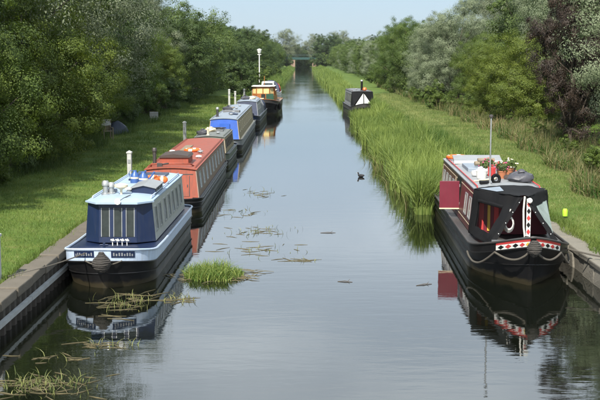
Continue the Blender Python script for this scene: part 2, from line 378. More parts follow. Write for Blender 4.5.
sp = g.mesh('sheet_pile', mt['piling'])
for i in range(260): link('sheet_pile', sp, qw, (0, i * 0.40, 0))
for i in range(26):
    g = MB(); g.box((0, 0, 0), (0.09, 3.96, 0.085)); g.build('waler', mt['waler'], qw, loc=(0.11, 2.0 + i * 4.0, 0.30))

# right quay: rough stone blocks with coping
rq = thing('quay_wall', 'short rough stone quay beside the black narrowboat', 'quay wall', (6.75, 14, 0))
blk = []
for k in range(4):
    g = MB(); g.box((0, 0, 0), (0.34, 0.96, 0.40)); me = g.mesh('stone_block', mt['stone'])
    for v in me.vertices: v.co += Vector((random.uniform(-.03, .03), random.uniform(-.02, .02), random.uniform(-.02, .02)))
    blk.append(me)
for r in range(2):
    for i in range(20):
        o = link('stone_block', blk[(i + r) % 4], rq, (0.09 + random.uniform(-.025, .015), 0.3 + i * 0.98 + 0.4 * r, -0.25 + r * 0.415))
        bv = o.modifiers.new('bevel', 'BEVEL'); bv.width = 0.03; bv.segments = 2
for i in range(19):
    g = MB(); g.box((0, 0, 0), (0.55, 1.0, 0.16)); me = g.mesh('coping_stone', mt['stone'])
    for v in me.vertices: v.co += Vector((random.uniform(-.03, .03), random.uniform(-.015, .015), random.uniform(-.015, .015)))
    o = link('coping_stone', me, rq, (0.16, 0.5 + i * 1.03, 0.46), (0, random.uniform(-.02, .02), random.uniform(-.02, .02)))
    bv = o.modifiers.new('bevel', 'BEVEL'); bv.width = 0.035; bv.segments = 2

# ------------------------------------------------------------------ boats
def interp_loop(W, L, bl, ab, fbl, fab, inset, finset, tip=0.03, n=12):
    """stations (y, halfwidth) from near end to far end"""
    st = []
    for k in range(n + 1):
        t = 1 - math.cos(math.pi / 2 * k / n)
        st.append((inset + (bl - inset) * t, max(tip, W * (1 - (1 - t) ** ab[0]) ** ab[1])))
    for k in range(1, 6): st.append((bl + (L - bl - fbl) * k / 6, W))
    for k in range(n + 1):
        t = math.sin(math.pi / 2 * k / n)
        st.append((L - fbl + (fbl - finset) * t, max(tip, W * (1 - t ** fab[0]) ** fab[1])))
    return st

def make_hull(root, W, L, zg, rise, m_hull, m_band, bl=1.8, ab=(2.2, .55), fbl=0.5, fab=(3, .5), band=0.2, m_deck=None, m_rail=None, tip=0.03, flare=0.04, rise_len=None, deckdrop=0.03):
    rl = rise_len or bl
    def zf(y): return zg + rise * max(0, 1 - y / rl) ** 2
    lv = []
    for (k, ins, ws) in ((0, 0.75, 0.93), (1, 0.42, 0.97), (2, 0.08, 1.0), (3, 0.0, 1.0 + flare / W * 0.3)):
        st = interp_loop(W * ws, L, bl * (1.25 if k < 2 else 1), (ab[0] * .8, ab[1] * 1.35) if k < 2 and bl > 1.2 else ab, fbl, fab, ins * min(1, bl / 2), 0.1 if k < 2 else 0.0, tip)
        pts = []
        for (y, wd) in st:
            z = (-0.4, -0.02, zf(y) - band, zf(y))[k]
            pts.append((wd, y, z))
        loop = pts + [(-a, b, c) for a, b, c in reversed(pts)]
        lv.append(loop)
    n = len(lv[0])
    def strip(a, b):
        m = MB(); m.add(a + b, [(i, (i + 1) % n, n + (i + 1) % n, n + i) for i in range(n)]); return m
    m = MB()
    m.add(lv[0] + lv[1] + lv[2], [(k * n + i, k * n + (i + 1) % n, (k + 1) * n + (i + 1) % n, (k + 1) * n + i) for k in range(2) for i in range(n)])
    m.build('hull', m_hull, root, smooth=True)
    bo = [(x * 1.006 + (0.004 if x > 0 else -0.004), y, z) for x, y, z in lv[2]]
    strip(bo, lv[3]).build('gunwale_band', m_band, root, smooth=True)
    h = n // 2
    dk = MB(); dp = [(x * 0.99, y, z - deckdrop) for x, y, z in lv[3]]
    dk.add(dp, [(i, i + 1, n - 2 - i, n - 1 - i) for i in range(h - 1)])
    dk.build('deck', m_deck or m_band, root)
    rb = MB(); rb.tube([(x * 1.01, y, z) for x, y, z in lv[3]], 0.028, 6, closed=True); rb.build('gunwale_rail', m_rail or m_hull, root, smooth=True)
    rb = MB(); rb.tube([(x * 1.012, y, z - 0.01) for x, y, z in lv[2]], 0.022, 6, closed=True); rb.build('rubbing_strake', m_hull, root, smooth=True)
    ms_ = [tuple((Vector(a).lerp(Vector(b), .55))) for a, b in zip(lv[1], lv[2])]
    MB().tube([(x * 1.008, y, z) for x, y, z in ms_], .016, 5, closed=True).build('rubbing_strake', m_hull, root, smooth=True)
    return lv, zf

class Cabin:
    def __init__(s, root, c0, c1, wb, wt, z0, zt, m_side, m_roof, m_near, m_far, cam=0.07, over=0.03, m_rail=None, rake0=0.0, rake1=0.0, far=True, near=True):
        s.__dict__.update(root=root, c0=c0, c1=c1, wb=wb, wt=wt, z0=z0, zt=zt, cam=cam)
        for sg in (1, -1):
            g = MB(); t = -0.03 * sg
            P = [(sg * wb, c0, z0), (sg * wb, c1, z0), (sg * wt, c1 - rake1, zt), (sg * wt, c0 + rake0, zt)]
            if sg < 0: P = P[::-1]
            g.prism(P, (t, 0, 0)); g.build('cabin_side', m_side, root)
        def end(y, rk, nm, m, d):
            g = MB(); pts = [(-wb + .03, y, z0), (wb - .03, y, z0), (wt - .03, y + rk, zt)]
            for k in range(1, 8):
                x = wt - .03 - (2 * wt - .06) * k / 8; pts.append((x, y + rk, zt + cam * (1 - (x / wt) ** 2) - 0.002))
            pts.append((-wt + .03, y + rk, zt))
            g.prism(pts, (0, d, 0)); return g.build('cabin_end', m, root)
        if near: end(c0 + 0.001, rake0, 'near', m_near, 0.03)
        if far: end(c1 - 0.031, -rake1, 'far', m_far, 0.03)
        g = MB(); K = 12; lo = []; up = []
        for k in range(K + 1):
            x = -(wt + over) + 2 * (wt + over) * k / K
            z = zt + cam * (1 - (x / (wt + over)) ** 2)
            up.append((x, z + 0.035)); lo.append((x, z + 0.002))
        poly = [(x, c0 + rake0 - 0.05, z) for x, z in lo] + [(x, c0 + rake0 - 0.05, z) for x, z in reversed(up)]
        g.prism(poly, (0, c1 - rake1 - c0 - rake0 + 0.1, 0)); g.build('roof', m_roof, root, smooth=True)
        for sg in (1, -1):
            g = MB(); x = sg * (wt - 0.06); zz = s.rz(x) + 0.05
            pts = [(x, c0 + rake0 + 0.25, zz - 0.05)] + [(x, c0 + rake0 + 0.3 + (c1 - c0 - rake0 - rake1 - 0.6) * k / 6, zz) for k in range(7)] + [(x, c1 - rake1 - 0.25, zz - 0.05)]
            g.tube(pts, 0.018, 6)
            g.build('handrail', m_rail or m_roof, root, smooth=True)
    def rz(s, x): return s.zt + s.cam * (1 - (x / (s.wt + .03)) ** 2) + 0.035
    def sx(s, z): return s.wb + (s.wt - s.wb) * (z - s.z0) / (s.zt - s.z0)
    def side_ring(s, sg, ya, yb, za, zb, t, o0, o1, mat, name, parent, fill=False):
        def P(y, z, o): return (sg * (s.sx(z) + o), y, z)
        m = MB()
        if fill:
            q = [P(ya, za, o0), P(yb, za, o0), P(yb, zb, o0), P(ya, zb, o0)]
            if sg < 0: q = q[::-1]
            m.prism(q, (sg * (o1 - o0), 0, 0))
        else:
            for (a, b, c, d) in ((ya - t, yb + t, za - t, za), (ya - t, yb + t, zb, zb + t), (ya - t, ya, za, zb), (yb, yb + t, za, zb)):
                q = [P(a, c, o0), P(b, c, o0), P(b, d, o0), P(a, d, o0)]
                if sg < 0: q = q[::-1]
                m.prism(q, (sg * (o1 - o0), 0, 0))
        return m.build(name, mat, parent)
    def window(s, sg, yc, wy, za, zb, m_frame, m_pane, t=0.035):
        f = s.side_ring(sg, yc - wy / 2, yc + wy / 2, za, zb, t, -0.005, 0.022, m_frame, 'window', s.root)
        s.side_ring(sg, yc - wy / 2, yc + wy / 2, za, zb, t, -0.004, 0.006, m_pane, 'pane', f, fill=True)
        return f
    def porthole(s, sg, yc, zc, r, m_frame, m_pane):
        rot = Matrix.Rotation(R(90), 3, 'Y'); x = sg * (s.sx(zc) + 0.008)
        f = MB().torus((x, yc, zc), r, 0.022, 18, 6, rot).build('porthole', m_frame, s.root, smooth=True)
        g = MB(); g.prism([(x - 0.004 * sg, yc + r * math.cos(a), zc + r * math.sin(a)) for a in [2 * math.pi * k / 16 for k in range(16)]], (0.008 * sg, 0, 0))
        g.build('pane', m_pane, f)
    def mushroom(s, x, y, m):
        z = s.rz(x); g = MB(); g.lathe([(0.06, -0.01), (0.06, 0.05), (0.12, 0.06), (0.115, 0.085), (0.07, 0.11), (0.01, 0.118)], (x, y, z), 14)
        return g.build('mushroom_vent', m, s.root, smooth=True)
    def chimney(s, x, y, h, r, m, mc=None):
        z = s.rz(x); g = MB(); g.lathe([(r * 1.5, -0.01), (r * 1.5, 0.03), (r, 0.05), (r, h)], (x, y, z), 14)
        c = g.build('chimney', m, s.root, smooth=True)
        g = MB(); g.lathe([(r * 1.02, h - 0.04), (r * 1.35, h - 0.03), (r * 1.35, h + 0.04), (r * 1.0, h + 0.09)], (x, y, z), 14); g.build('chimney_cap', mc or m, c, smooth=True)
    def hatch(s, y0, y1, w, m, h=0.06, x=0):
        g = MB(); g.box((x, (y0 + y1) / 2, s.rz(w / 2) + h / 2 - 0.01), (w, y1 - y0, h + 0.03)); return g.build('roof_hatch', m, s.root, bevel=0.015)

def boat_world(root, p):
    return Matrix.Translation(root.location) @ root.rotation_euler.to_matrix().to_4x4() @ Vector(p)
GRP = None

def life_ring(root, p, label, r=0.27, tilt=0.0, group=None):
    q = boat_world(root, p)
    o = thing('life_ring', label, 'life ring', q, random.uniform(0, 6), group)
    rot = Matrix.Rotation(tilt, 3, 'X')
    MB().torus((0, 0, 0.055), r, 0.055, 28, 8, rot).build('ring', mt['orange'], o, smooth=True)
    for k in range(4):
        g = MB(); a0 = k * math.pi / 2
        vs_ = []
        g.torus((0, 0, 0), r, 0.058, 28, 8)
        # keep only a short arc of the white band
        keep = [f for i, f in enumerate(g.f) if (i // 8) in ((k * 7), (k * 7 + 1))]
        ids = sorted({i for f in keep for i in f}); rm = {i: j for j, i in enumerate(ids)}
        b = MB(); b.add([rot @ Vector(g.v[i]) + Vector((0, 0, 0.055)) for i in ids], [tuple(rm[i] for i in f) for f in keep]); b.build('reflective_band', mt['white'], o, smooth=True)
    return o

def rope_thing(pts, label, r=0.02, mat='rope', name='mooring_rope', cat='rope', sag=0.0, n=10):
    P = [Vector(p) for p in pts]; out = []
    if len(P) == 2:
        for k in range(n + 1):
            t = k / n; q = P[0].lerp(P[1], t); q.z -= sag * 4 * t * (1 - t); out.append(q)
    else: out = P
    return tag(MB().tube(out, r, 6).build(name, mt[mat], smooth=True), label, cat)

def coil_fender(prof, c, r=.028):
    prof = [(a * .8, b * .85) for a, b in prof]; g = MB()
    for rad, z in prof: g.torus((c[0], c[1], c[2] + z), rad, r, 18, 6, Matrix.Rotation(random.uniform(-.06, .06), 3, 'X'))
    core = [(max(.01, a - .005), b) for a, b in prof]; g.lathe(core, c, 14); lumpy(g, .012, 20)
    return g
def crumple(o, cuts, amp, fr):
    bm = bmesh.new(); bm.from_mesh(o.data); bmesh.ops.subdivide_edges(bm, edges=bm.edges[:], cuts=cuts, use_grid_fill=True)
    bmesh.ops.triangulate(bm, faces=[f for f in bm.faces if len(f.verts) > 4])
    for v in bm.verts: v.co += noise.noise_vector(v.co * fr) * amp
    for f in bm.faces: f.smooth = True
    bm.to_mesh(o.data); bm.free(); return o
def lumpy(g, amp, fr, seed=0):
    g.v = [tuple(Vector(v) + noise.noise_vector(Vector(v) * fr + Vector((seed, 0, 0))) * amp) for v in g.v]
# ---- 1. blue and silver narrowboat
b1 = thing('narrowboat', 'short navy narrowboat with pale blue roof and silver sides beside the quay', 'narrowboat', (-4.53, 24.2, 0), R(-0.6))
lv, zf = make_hull(b1, 1.03, 9.1, 0.74, 0.20, mt['black'], mt['paleblue'], bl=1.25, ab=(2.4, .5), fbl=0.7, fab=(3, .5), band=0.27, m_deck=mt['navy'], m_rail=mt['paleblue'], tip=0.05, rise_len=2.0)
c = Cabin(b1, 2.35, 8.3, 0.86, 0.78, 0.74, 1.70, mt['silver'], mt['roofblue'], mt['navy'], mt['navy'], m_rail=mt['paleblue'], near=False)
# bay shaped raked front: two navy cheeks, glazed doors between
for sg in (1, -1):
    g = MB(); P = [(sg * .86, 2.349, .74), (sg * .46, 1.95, .76), (sg * .42, 2.04, 1.70), (sg * .78, 2.349, 1.70)]
    if sg > 0: P = P[::-1]
    g.prism(P, (0, 0.035, 0)); g.build('front_cheek', mt['navy'], b1)
def fq_(x, v, o=0): return Vector((x, 1.955 + 0.088 * v - o, .76 + .94 * v))
def panel(x0, x1, v0, v1, o, d, name, m, parent):
    g = MB(); g.prism([fq_(x0, v0, o), fq_(x1, v0, o), fq_(x1, v1, o), fq_(x0, v1, o)], (0, d, 0)); return g.build(name, m, parent)
sill = panel(-.46, .46, 0, .14, 0, .04, 'front_sill', mt['navy'], b1)
hdr = panel(-.46, .46, .90, 1.0, 0, .04, 'front_header', mt['navy'], b1)
for k in range(3):
    a = -.45 + .30 * k; d = panel(a, a + .04, .14, .90, .012, .05, 'door_frame', mt['navy'], b1)
    panel(a + .26, a + .30, .14, .90, .010, .05, 'door_frame', mt['navy'], b1)
    panel(a + .045, a + .06, .15, .89, .004, .03, 'door_trim', mt['steel'], b1)
    panel(a + .06, a + .255, .145, .895, -0.012, .012, 'door_pane', mt['glass'], b1)
    panel(a + .24, a + .255, .15, .89, .004, .03, 'door_trim', mt['steel'], b1)
g = MB(); poly = [(-.85, 2.3, 1.712), (-.47, 1.90, 1.716), (.47, 1.90, 1.716), (.85, 2.3, 1.712)]
pts = [(-.84, 2.31, 1.70), (-.50, 1.88, 1.70), (.50, 1.88, 1.70), (.84, 2.31, 1.70)]
top = [(-.84, 2.31, 1.738), (-.50, 1.88, 1.745), (.50, 1.88, 1.745), (.84, 2.31, 1.738)]
mid = [(.4, 2.31, 1.795), (0, 2.31, 1.808), (-.4, 2.31, 1.795)]
g.add(pts + top + mid, [(3, 2, 1, 0), (0, 1, 5, 4), (1, 2, 6, 5), (2, 3, 7, 6), (4, 5, 10), (5, 9, 10), (5, 6, 9), (6, 8, 9), (6, 7, 8), (3, 0, 4, 10, 9, 8, 7)])
g.build('roof_visor', mt['roofblue'], b1)
g = MB(); g.lathe([(0.02, 0), (.06, .01), (.07, .05), (.075, .06)], (0, 0, 0), 12)
o = g.build('headlamp', mt['white'], b1, smooth=True, loc=(0.03, 1.90, 1.77)); o.rotation_euler = (R(90), 0, 0)
g = MB(); g.tube([(0.03, 1.93, 1.75), (0.1, 2.25, 1.80), (0.22, 2.6, 1.84)], 0.012, 6); g.build('lamp_cable', mt['darksteel'], b1)
for i, y in enumerate((2.75, 3.45, 4.35, 5.15, 5.95, 6.75, 7.55)):
    c.window(1, y, 0.36, 0.98, 1.52, mt['steel'], mt['glass']); c.window(-1, y, 0.36, 0.98, 1.52, mt['steel'], mt['glass'])
for sg in (-1, 1):         # name panels on the bow band
    for k in range(4):
        pass
# navy inset panels on the fore band
n2 = len(lv[3]); h2 = n2 // 2
def band_pt(lvA, lvB, u, f, off, left):
    """point on the bow band: u = station index (float), f = 0 bottom .. 1 top"""
    i = int(u); t = u - i
    def gp_(L_):
        a = Vector(L_[i]); b = Vector(L_[i + 1]); return a.lerp(b, t)
    a = gp_(lvA); b = gp_(lvB); p = a.lerp(b, f)
    tn = (Vector(lvB[i + 1]) - Vector(lvB[i])).normalized(); nn = Vector((tn.y, -tn.x, 0)).normalized()
    p = p + nn * off
    return Vector((-p.x, p.y, p.z)) if left else p
def band_panel(root, lvA, lvB, u0, u1, f0, f1, off, name, m, left, n=4, parent=None):
    g = MB(); lo = [band_pt(lvA, lvB, u0 + (u1 - u0) * k / n, f0, off, left) for k in range(n + 1)]
    up = [band_pt(lvA, lvB, u0 + (u1 - u0) * k / n, f1, off, left) for k in range(n + 1)]
    lo2 = [band_pt(lvA, lvB, u0 + (u1 - u0) * k / n, f0, off - 0.012, left) for k in range(n + 1)]
    up2 = [band_pt(lvA, lvB, u0 + (u1 - u0) * k / n, f1, off - 0.012, left) for k in range(n + 1)]
    N_ = n + 1; fs = []
    for k in range(n):
        q = (k, k + 1, N_ + k + 1, N_ + k); fs.append(q if not left else q[::-1])
    g.add(lo + up, fs)
    e = len(g.v); g.add(lo2 + up2, [])
    for k in range(n):
        g.f.append((e + k, k, k + 1, e + k + 1)); g.f.append((N_ + k, e + N_ + k, e + N_ + k + 1, N_ + k + 1))
    g.f.append((0, e, e + N_, N_)); g.f.append((n, N_ + n, e + N_ + n, e + n))
    return g.build(name, m, parent or root)
for left in (False, True):
    band_panel(b1, lv[2], lv[3], 1.3, 5.0, .32, .86, .014, 'name_board', mt['navy'], left, 8)
    for q, (a, bb) in enumerate(((1.5, 4.8),)):
        for k in range(8):      # weathered gold letters of the painted name, too worn to read
            u = a + (bb - a) * (k + .2) / 8
            band_panel(b1, lv[2], lv[3], u, u + .22, .45, .72 - .08 * (k % 3 == 1), .017, 'worn_letter', mt['grey'], left, 1)
g = MB(); g.box((0, 0.75, zf(.6) - .01), (1.35, 0.10, 0.10)); g.build('fore_deck_beam', mt['navy'], b1)
g = coil_fender([(.07, -.28), (.14, -.235), (.19, -.185), (.22, -.135), (.235, -.085), (.235, -.035), (.21, .015), (.17, .06), (.12, .105), (.08, .15), (.05, .20)], (0, -0.10, .70)); g.build('bow_fender', mt['fender'], b1, smooth=True)
for sg in (-1, 1): MB().tube([(sg * .12, -.05, .58), (sg * .3, .04, .62), (sg * .42, .12, .66)], .015, 6).build('fender_rope', mt['rope'], b1)
g = MB(); g.tube([(0, .25, zf(.3) - .03), (0, .25, zf(.3) + .16)], .03, 8); g.tube([(-.09, .25, zf(.3) + .11), (.09, .25, zf(.3) + .11)], .022, 8); g.build('bow_cleat', mt['navy'], b1, smooth=True)
fl = thing('ornament_row', 'small row of white plastic flowers standing on the navy boat bow', 'ornament', boat_world(b1, (.08, 1.75, .712)))
for k in range(4):
    g = MB(); x = -.17 + .115 * k; g.tube([(x, 0, 0), (x, 0, .12)], .012, 6)
    for a in range(5): g.lathe([(.005, -.025), (.03, 0), (.005, .025)], (x + .03 * math.cos(a * 1.257), .03 * math.sin(a * 1.257), .13 + .02 * (a % 2)), 6)
    g.build('flower', mt['white'], fl, smooth=True)
# roof furniture of the navy boat
c.chimney(-.50, 3.15, .26, .07, mt['steel']); c.chimney(-.36, 3.2, .2, .065, mt['steel'])
g = MB(); g.lathe([(.03, 0), (.03, .12), (.05, .14), (.17, .20), (.17, .25), (.1, .28), (.01, .285)], (-.08, 3.0, c.rz(-.08) - .01), 16); g.build('dome_vent', mt['cream'], b1, smooth=True)
g = MB(); g.box((-.42, 3.5, c.rz(-.42) + .03), (.22, .5, .08)); g.build('roof_locker', mt['navy'], b1, bevel=.01)
c.mushroom(.02, 3.6, mt['white'])
g = MB(); z = c.rz(.38) - .03; g.prism([(.12, 3.35, z), (.72, 3.35, z - .02), (.72, 3.35, z + .15), (.42, 3.35, z + .22), (.12, 3.35, z + .15)], (0, 1.3, 0)); pb = g.build('pigeon_box', mt['navy'], b1)
g = MB(); g.prism([(.09, 3.3, z + .15), (.42, 3.3, z + .225), (.75, 3.3, z + .15), (.75, 3.3, z + .175), (.42, 3.3, z + .25), (.09, 3.3, z + .175)], (0, 1.4, 0)); g.build('pigeon_box_lid', mt['grey'], pb)
for k in range(3):
    g = MB(); g.box((.725, 3.6 + k * .42, z + .065), (.012, .3, .10)); g.build('slat_vent', mt['midgrey'], pb)
def water_can(root, p, label):
    o = thing('water_can', label, 'water can', boat_world(root, p))
    MB().lathe([(.13, 0), (.135, .02), (.12, .22), (.05, .30), (.05, .34)], n=16).build('body', mt['bluecan'], o, smooth=True)
    MB().tube([(.11, 0, .08), (.22, 0, .22), (.30, 0, .33)], [.03, .022, .03], 8).build('spout', mt['bluecan'], o, smooth=True)
    MB().tube([(-.05, 0, .32), (-.12, 0, .34), (-.17, 0, .25), (-.12, 0, .1)], .009, 6).build('handle', mt['bluecan'], o, smooth=True)
    MB().lathe([(.124, .115), (.129, .118), (.126, .16), (.12, .165)], n=16).build('painted_band', mt['cream'], o, smooth=True)
water_can(b1, (.12, 5.3, c.rz(.12) - .002), 'blue painted water can with a spout on the pale blue roof')
water_can(b1, (-.16, 5.6, c.rz(-.16) - .002), 'blue water can standing behind the other can on the pale blue roof')
def buoy(root, p, label, r=.15):
    o = thing('buoy_fender', label, 'buoy', boat_world(root, p))
    P = [(-r * 1.5, .03), (-r * 1.4, r * .55), (-r * .9, r * .92), (0, r), (r * .9, r * .92), (r * 1.4, r * .55), (r * 1.5, .03)]
    MB().tube([(a, 0, r) for a, _ in P], [q for _, q in P], 14).build('float_body', mt['orange'], o, smooth=True)
    MB().tube([(-r * .35, 0, r), (r * .35, 0, r)], r * 1.01, 14).build('white_band', mt['white'], o)
buoy(b1, (.34, 5.5, c.rz(.34) - .003), 'orange float next to the blue cans on the pale blue roof', .12)
buoy(b1, (.56, 5.75, c.rz(.56) - .003), 'smaller orange float near the roof edge of the navy narrowboat', .10)
c.hatch(7.2, 8.0, .9, mt['navy'], .05)
MB().tube([(-.42, 6.2, c.rz(-.42) + .03), (-.40, 8.2, c.rz(-.4) + .03)], .03, 6).build('boat_pole', mt['navy'], b1, smooth=True)
rope_thing([boat_world(b1, (-.3, .28, .86)), (-6.1, 22.2, .73)], 'thin mooring line from the navy bow to the quay', .014, sag=.05)

# ---- 2. red narrowboat
b2 = thing('narrowboat', 'red oxide narrowboat with flat end panel and orange life rings on its roof', 'narrowboat', (-4.52, 36.2, 0), R(0.3))
lv2, zf2 = make_hull(b2, 1.05, 15.0, 0.50, 0.0, mt['black'], mt['black'], bl=0.9, ab=(3, .45), fbl=2.0, fab=(2.2, .6), band=0.12, m_deck=mt['midgrey'])
c = Cabin(b2, 0.55, 14.2, 0.96, 0.86, 0.50, 1.42, mt['redside'], mt['red'], mt['red'], mt['red'], m_rail=mt['red'], rake0=.12)
def endq(x, z, o=0):
    y = .55 + .12 * (z - .50) / .92 - o; return Vector((x, y, z))
def endp(x0, x1, z0, z1, o, name, m, parent=b2):
    g = MB(); g.prism([endq(x0, z0, o), endq(x1, z0, o), endq(x1, z1, o), endq(x0, z1, o)], (0, .02, 0)); return g.build(name, m, parent)
dr = endp(.12, .62, .54, 1.22, .012, 'end_door', mt['red']); endp(.55, .58, .86, .94, .03, 'door_handle', mt['darksteel'], dr)
for a in (.095, .635): endp(a - .01, a + .01, .54, 1.23, .008, 'door_gap_seal', mt['darksteel'])
endp(-.75, .75, 1.27, 1.295, .015, 'drip_rail', mt['darksteel'])
endp(-.70, -.25, 1.10, 1.18, .02, 'vent_grille', mt['darksteel']); endp(-.2, .06, 1.12, 1.16, .02, 'name_strip', mt['white'])
g = MB(); g.prism([(-.55, .42, .51), (.75, .42, .51), (.66, .40, .40), (.55, .39, .30), (.30, .40, .40), (-.42, .40, .42)], (0, .05, 0)); g.build('end_skirt', mt['red'], b2)
for y in (1.7, 3.0, 4.4, 5.8, 7.2, 8.6, 10.0, 11.4, 12.8):
    c.window(1, y, .5, .74, 1.24, mt['steel'], mt['paleglass']); c.window(-1, y, .5, .74, 1.24, mt['steel'], mt['paleglass'])
g = MB(); z = c.rz(.5) - .03; g.box((-.02, 2.6, z + .13), (1.0, 1.5, .28)); bx_ = g.build('roof_box', mt['red'], b2, bevel=.01)
g = MB(); g.prism([(-.56, 1.8, z + .26), (.52, 1.8, z + .26), (.45, 1.8, z + .33), (-.02, 1.8, z + .39), (-.49, 1.8, z + .33)], (0, 1.6, 0)); g.build('box_cover', mt['darkbrown'], bx_)
g = MB(); g.tube([(-.75, 1.3, c.rz(.75)), (-.7, 1.05, c.rz(.7) + .1), (-.3, .95, c.rz(.3) + .1), (.3, .95, c.rz(.3) + .1), (.62, 1.1, c.rz(.6) + .1), (.7, 1.5, c.rz(.7))], .025, 8); g.build('grab_rail', mt['red'], b2, smooth=True)
c.chimney(-.70, 1.9, .5, .065, mt['darksteel'])
g = MB(); g.box((-.4, .95, c.rz(.4) + .06), (.18, .12, .12)); g.tube([(-.32, .95, c.rz(.4) + .08), (-.1, .9, c.rz(.2) + .1)], .03, 6); g.build('horn', mt['darksteel'], b2)
c.mushroom(.62, 4.3, mt['white']); c.mushroom(-.6, 4.6, mt['white']); c.mushroom(.5, 6.3, mt['steel']); c.mushroom(-.62, 6.6, mt['white'])
life_ring(b2, (-.06, 5.3, c.rz(.3) + .01), 'orange life ring lying on the red roof closest to the brown covered box', .28)
life_ring(b2, (.14, 6.9, c.rz(.3) + .01), 'orange life ring lying farther along the red roof', .28)
g = MB(); g.box((-.25, 8.5, c.rz(.25) + .01), (.3, 2.4, .04)); g.build('gang_plank', mt['oldwood'], b2)

# ---- 3. grey-green narrowboat
b3 = thing('narrowboat', 'drab grey green narrowboat with tan window panels between red and blue boats', 'narrowboat', (-4.62, 51.9, 0), R(-0.3))
make_hull(b3, .95, 7.4, .60, .06, mt['black'], mt['green'], bl=1.1, ab=(2.6, .5), fbl=.9, fab=(3, .5), band=.30, m_deck=mt['green'])
c = Cabin(b3, 1.0, 6.6, .80, .72, .60, 1.33, mt['tan'], mt['greengrey'], mt['green'], mt['green'], m_rail=mt['green'], rake0=.15)
for y in (1.9, 2.8, 3.7, 4.6, 5.6): c.window(1, y, .5, .84, 1.18, mt['darksteel'], mt['brownglass']); c.window(-1, y, .5, .84, 1.18, mt['darksteel'], mt['brownglass'])
g = MB(); g.box((.3, 1.03, .9), (.5, .05, .55)); g.build('end_door', mt['midgrey'], b3)
c.chimney(-.1, 1.5, .3, .05, mt['cream'], mt['cream']); c.mushroom(.3, 2.6, mt['steel']); c.mushroom(-.4, 3.4, mt['white']); c.hatch(4.4, 5.0, .8, mt['midgrey'], .06)
def roof_bag(root, p, label, s=1.0, m='plastic'):
    g = MB(); g.lathe([(.12 * s, 0), (.21 * s, .02 * s), (.25 * s, .09 * s), (.22 * s, .17 * s), (.13 * s, .22 * s), (.05 * s, .235 * s), (.07 * s, .27 * s), (.05 * s, .29 * s)], n=16)
    sd_ = len(label) * 3.1; g.v = [tuple((Vector((x * 1.25, y * .85, z)) + noise.noise_vector(Vector((x, y, z)) * 6 + Vector((sd_, 0, 0))) * .07 * s * min(1, z / (.05 * s)))) for x, y, z in g.v]
    return tag(g.build('coal_bag', mt[m], smooth=True, loc=boat_world(root, p)), label, 'bag')
roof_bag(b3, (-.45, 2.2, c.rz(.45)), 'dark plastic sack slumped on the grey green boat roof')
roof_bag(b3, (-.2, 4.1, c.rz(.2)), 'pale canvas sack in the middle of the grey green boat roof', .9, 'cream')
rb_ = thing('bicycle', 'old bicycle lying flat on the roof of the grey green narrowboat', 'bicycle', boat_world(b3, (.1, 5.85, c.rz(.1) + .02)))
for x in (-.5, .5): MB().torus((0, x, .03), .31, .018, 20, 6).build('wheel', mt['darksteel'], rb_)
g = MB()
for a, b in (((0, -.5, .05), (.1, -.1, .05)), ((.1, -.1, .05), (-.35, -.15, .05)), ((-.35, -.15, .05), (0, -.5, .05)), ((.1, -.1, .05), (-.4, .35, .05)), ((-.35, -.15, .05), (-.38, .3, .05)), ((-.5, .3, .05), (0, .5, .05))): g.tube([a, b], .018, 6)
g.build('frame', mt['darksteel'], rb_)
MB().tube([(-.5, .1, .06), (-.5, .32, .06), (-.45, .5, .06)], .014, 6).build('handlebar', mt['steel'], rb_); MB().box((-.42, -.17, .06), (.06, .22, .09)).build('saddle', mt['blackcloth'], rb_)

# ---- 4. long blue narrowboat
b4 = thing('narrowboat', 'long narrowboat with bright blue end bulkhead and blue grey roof', 'narrowboat', (-4.52, 60.2, 0), R(0.3))
make_hull(b4, 1.02, 21.5, .64, .06, mt['black'], mt['grey'], bl=1.4, ab=(2.6, .5), fbl=1.8, fab=(2.2, .6), band=.28, m_deck=mt['cream'])
c = Cabin(b4, 1.1, 19.6, .88, .76, .64, 1.72, mt['tan'], mt['bluegrey'], mt['blue'], mt['blue'], m_rail=mt['grey'], rake0=.1)
for k in range(10): c.window(1, 2.4 + 1.65 * k, .62, 1.02, 1.5, mt['cream'], mt['brownglass']); c.window(-1, 2.4 + 1.65 * k, .62, 1.02, 1.5, mt['cream'], mt['brownglass'])
g = MB(); g.box((.05, 1.12, 1.1), (.55, .06, .85)); d = g.build('end_door', mt['blue'], b4); MB().box((.26, 1.07, 1.1), (.03, .03, .1)).build('door_handle', mt['steel'], d)
c.chimney(-.5, 3.2, .45, .07, mt['darksteel'], mt['steel']); c.hatch(8.0, 9.2, 1.0, mt['midgrey'], .1); c.mushroom(.2, 4.5, mt['steel']); c.mushroom(.2, 7, mt['steel']); c.mushroom(.1, 12, mt['steel']); c.mushroom(.1, 16, mt['steel'])
g = MB(); g.box((.28, 5.6, c.rz(.3) + .05), (.5, 1.1, .05), Matrix.Rotation(R(8), 3, 'Y')); g.build('solar_panel', mt['navy'], b4)
g = MB(); g.box((-.3, 13, c.rz(.3) + .01), (.28, 3.2, .05)); g.build('gang_plank', mt['oldwood'], b4)
roof_bag(b4, (-.35, 10.2, c.rz(.35)), 'dark sack on the blue grey roof past the grey hatch', 1.1)

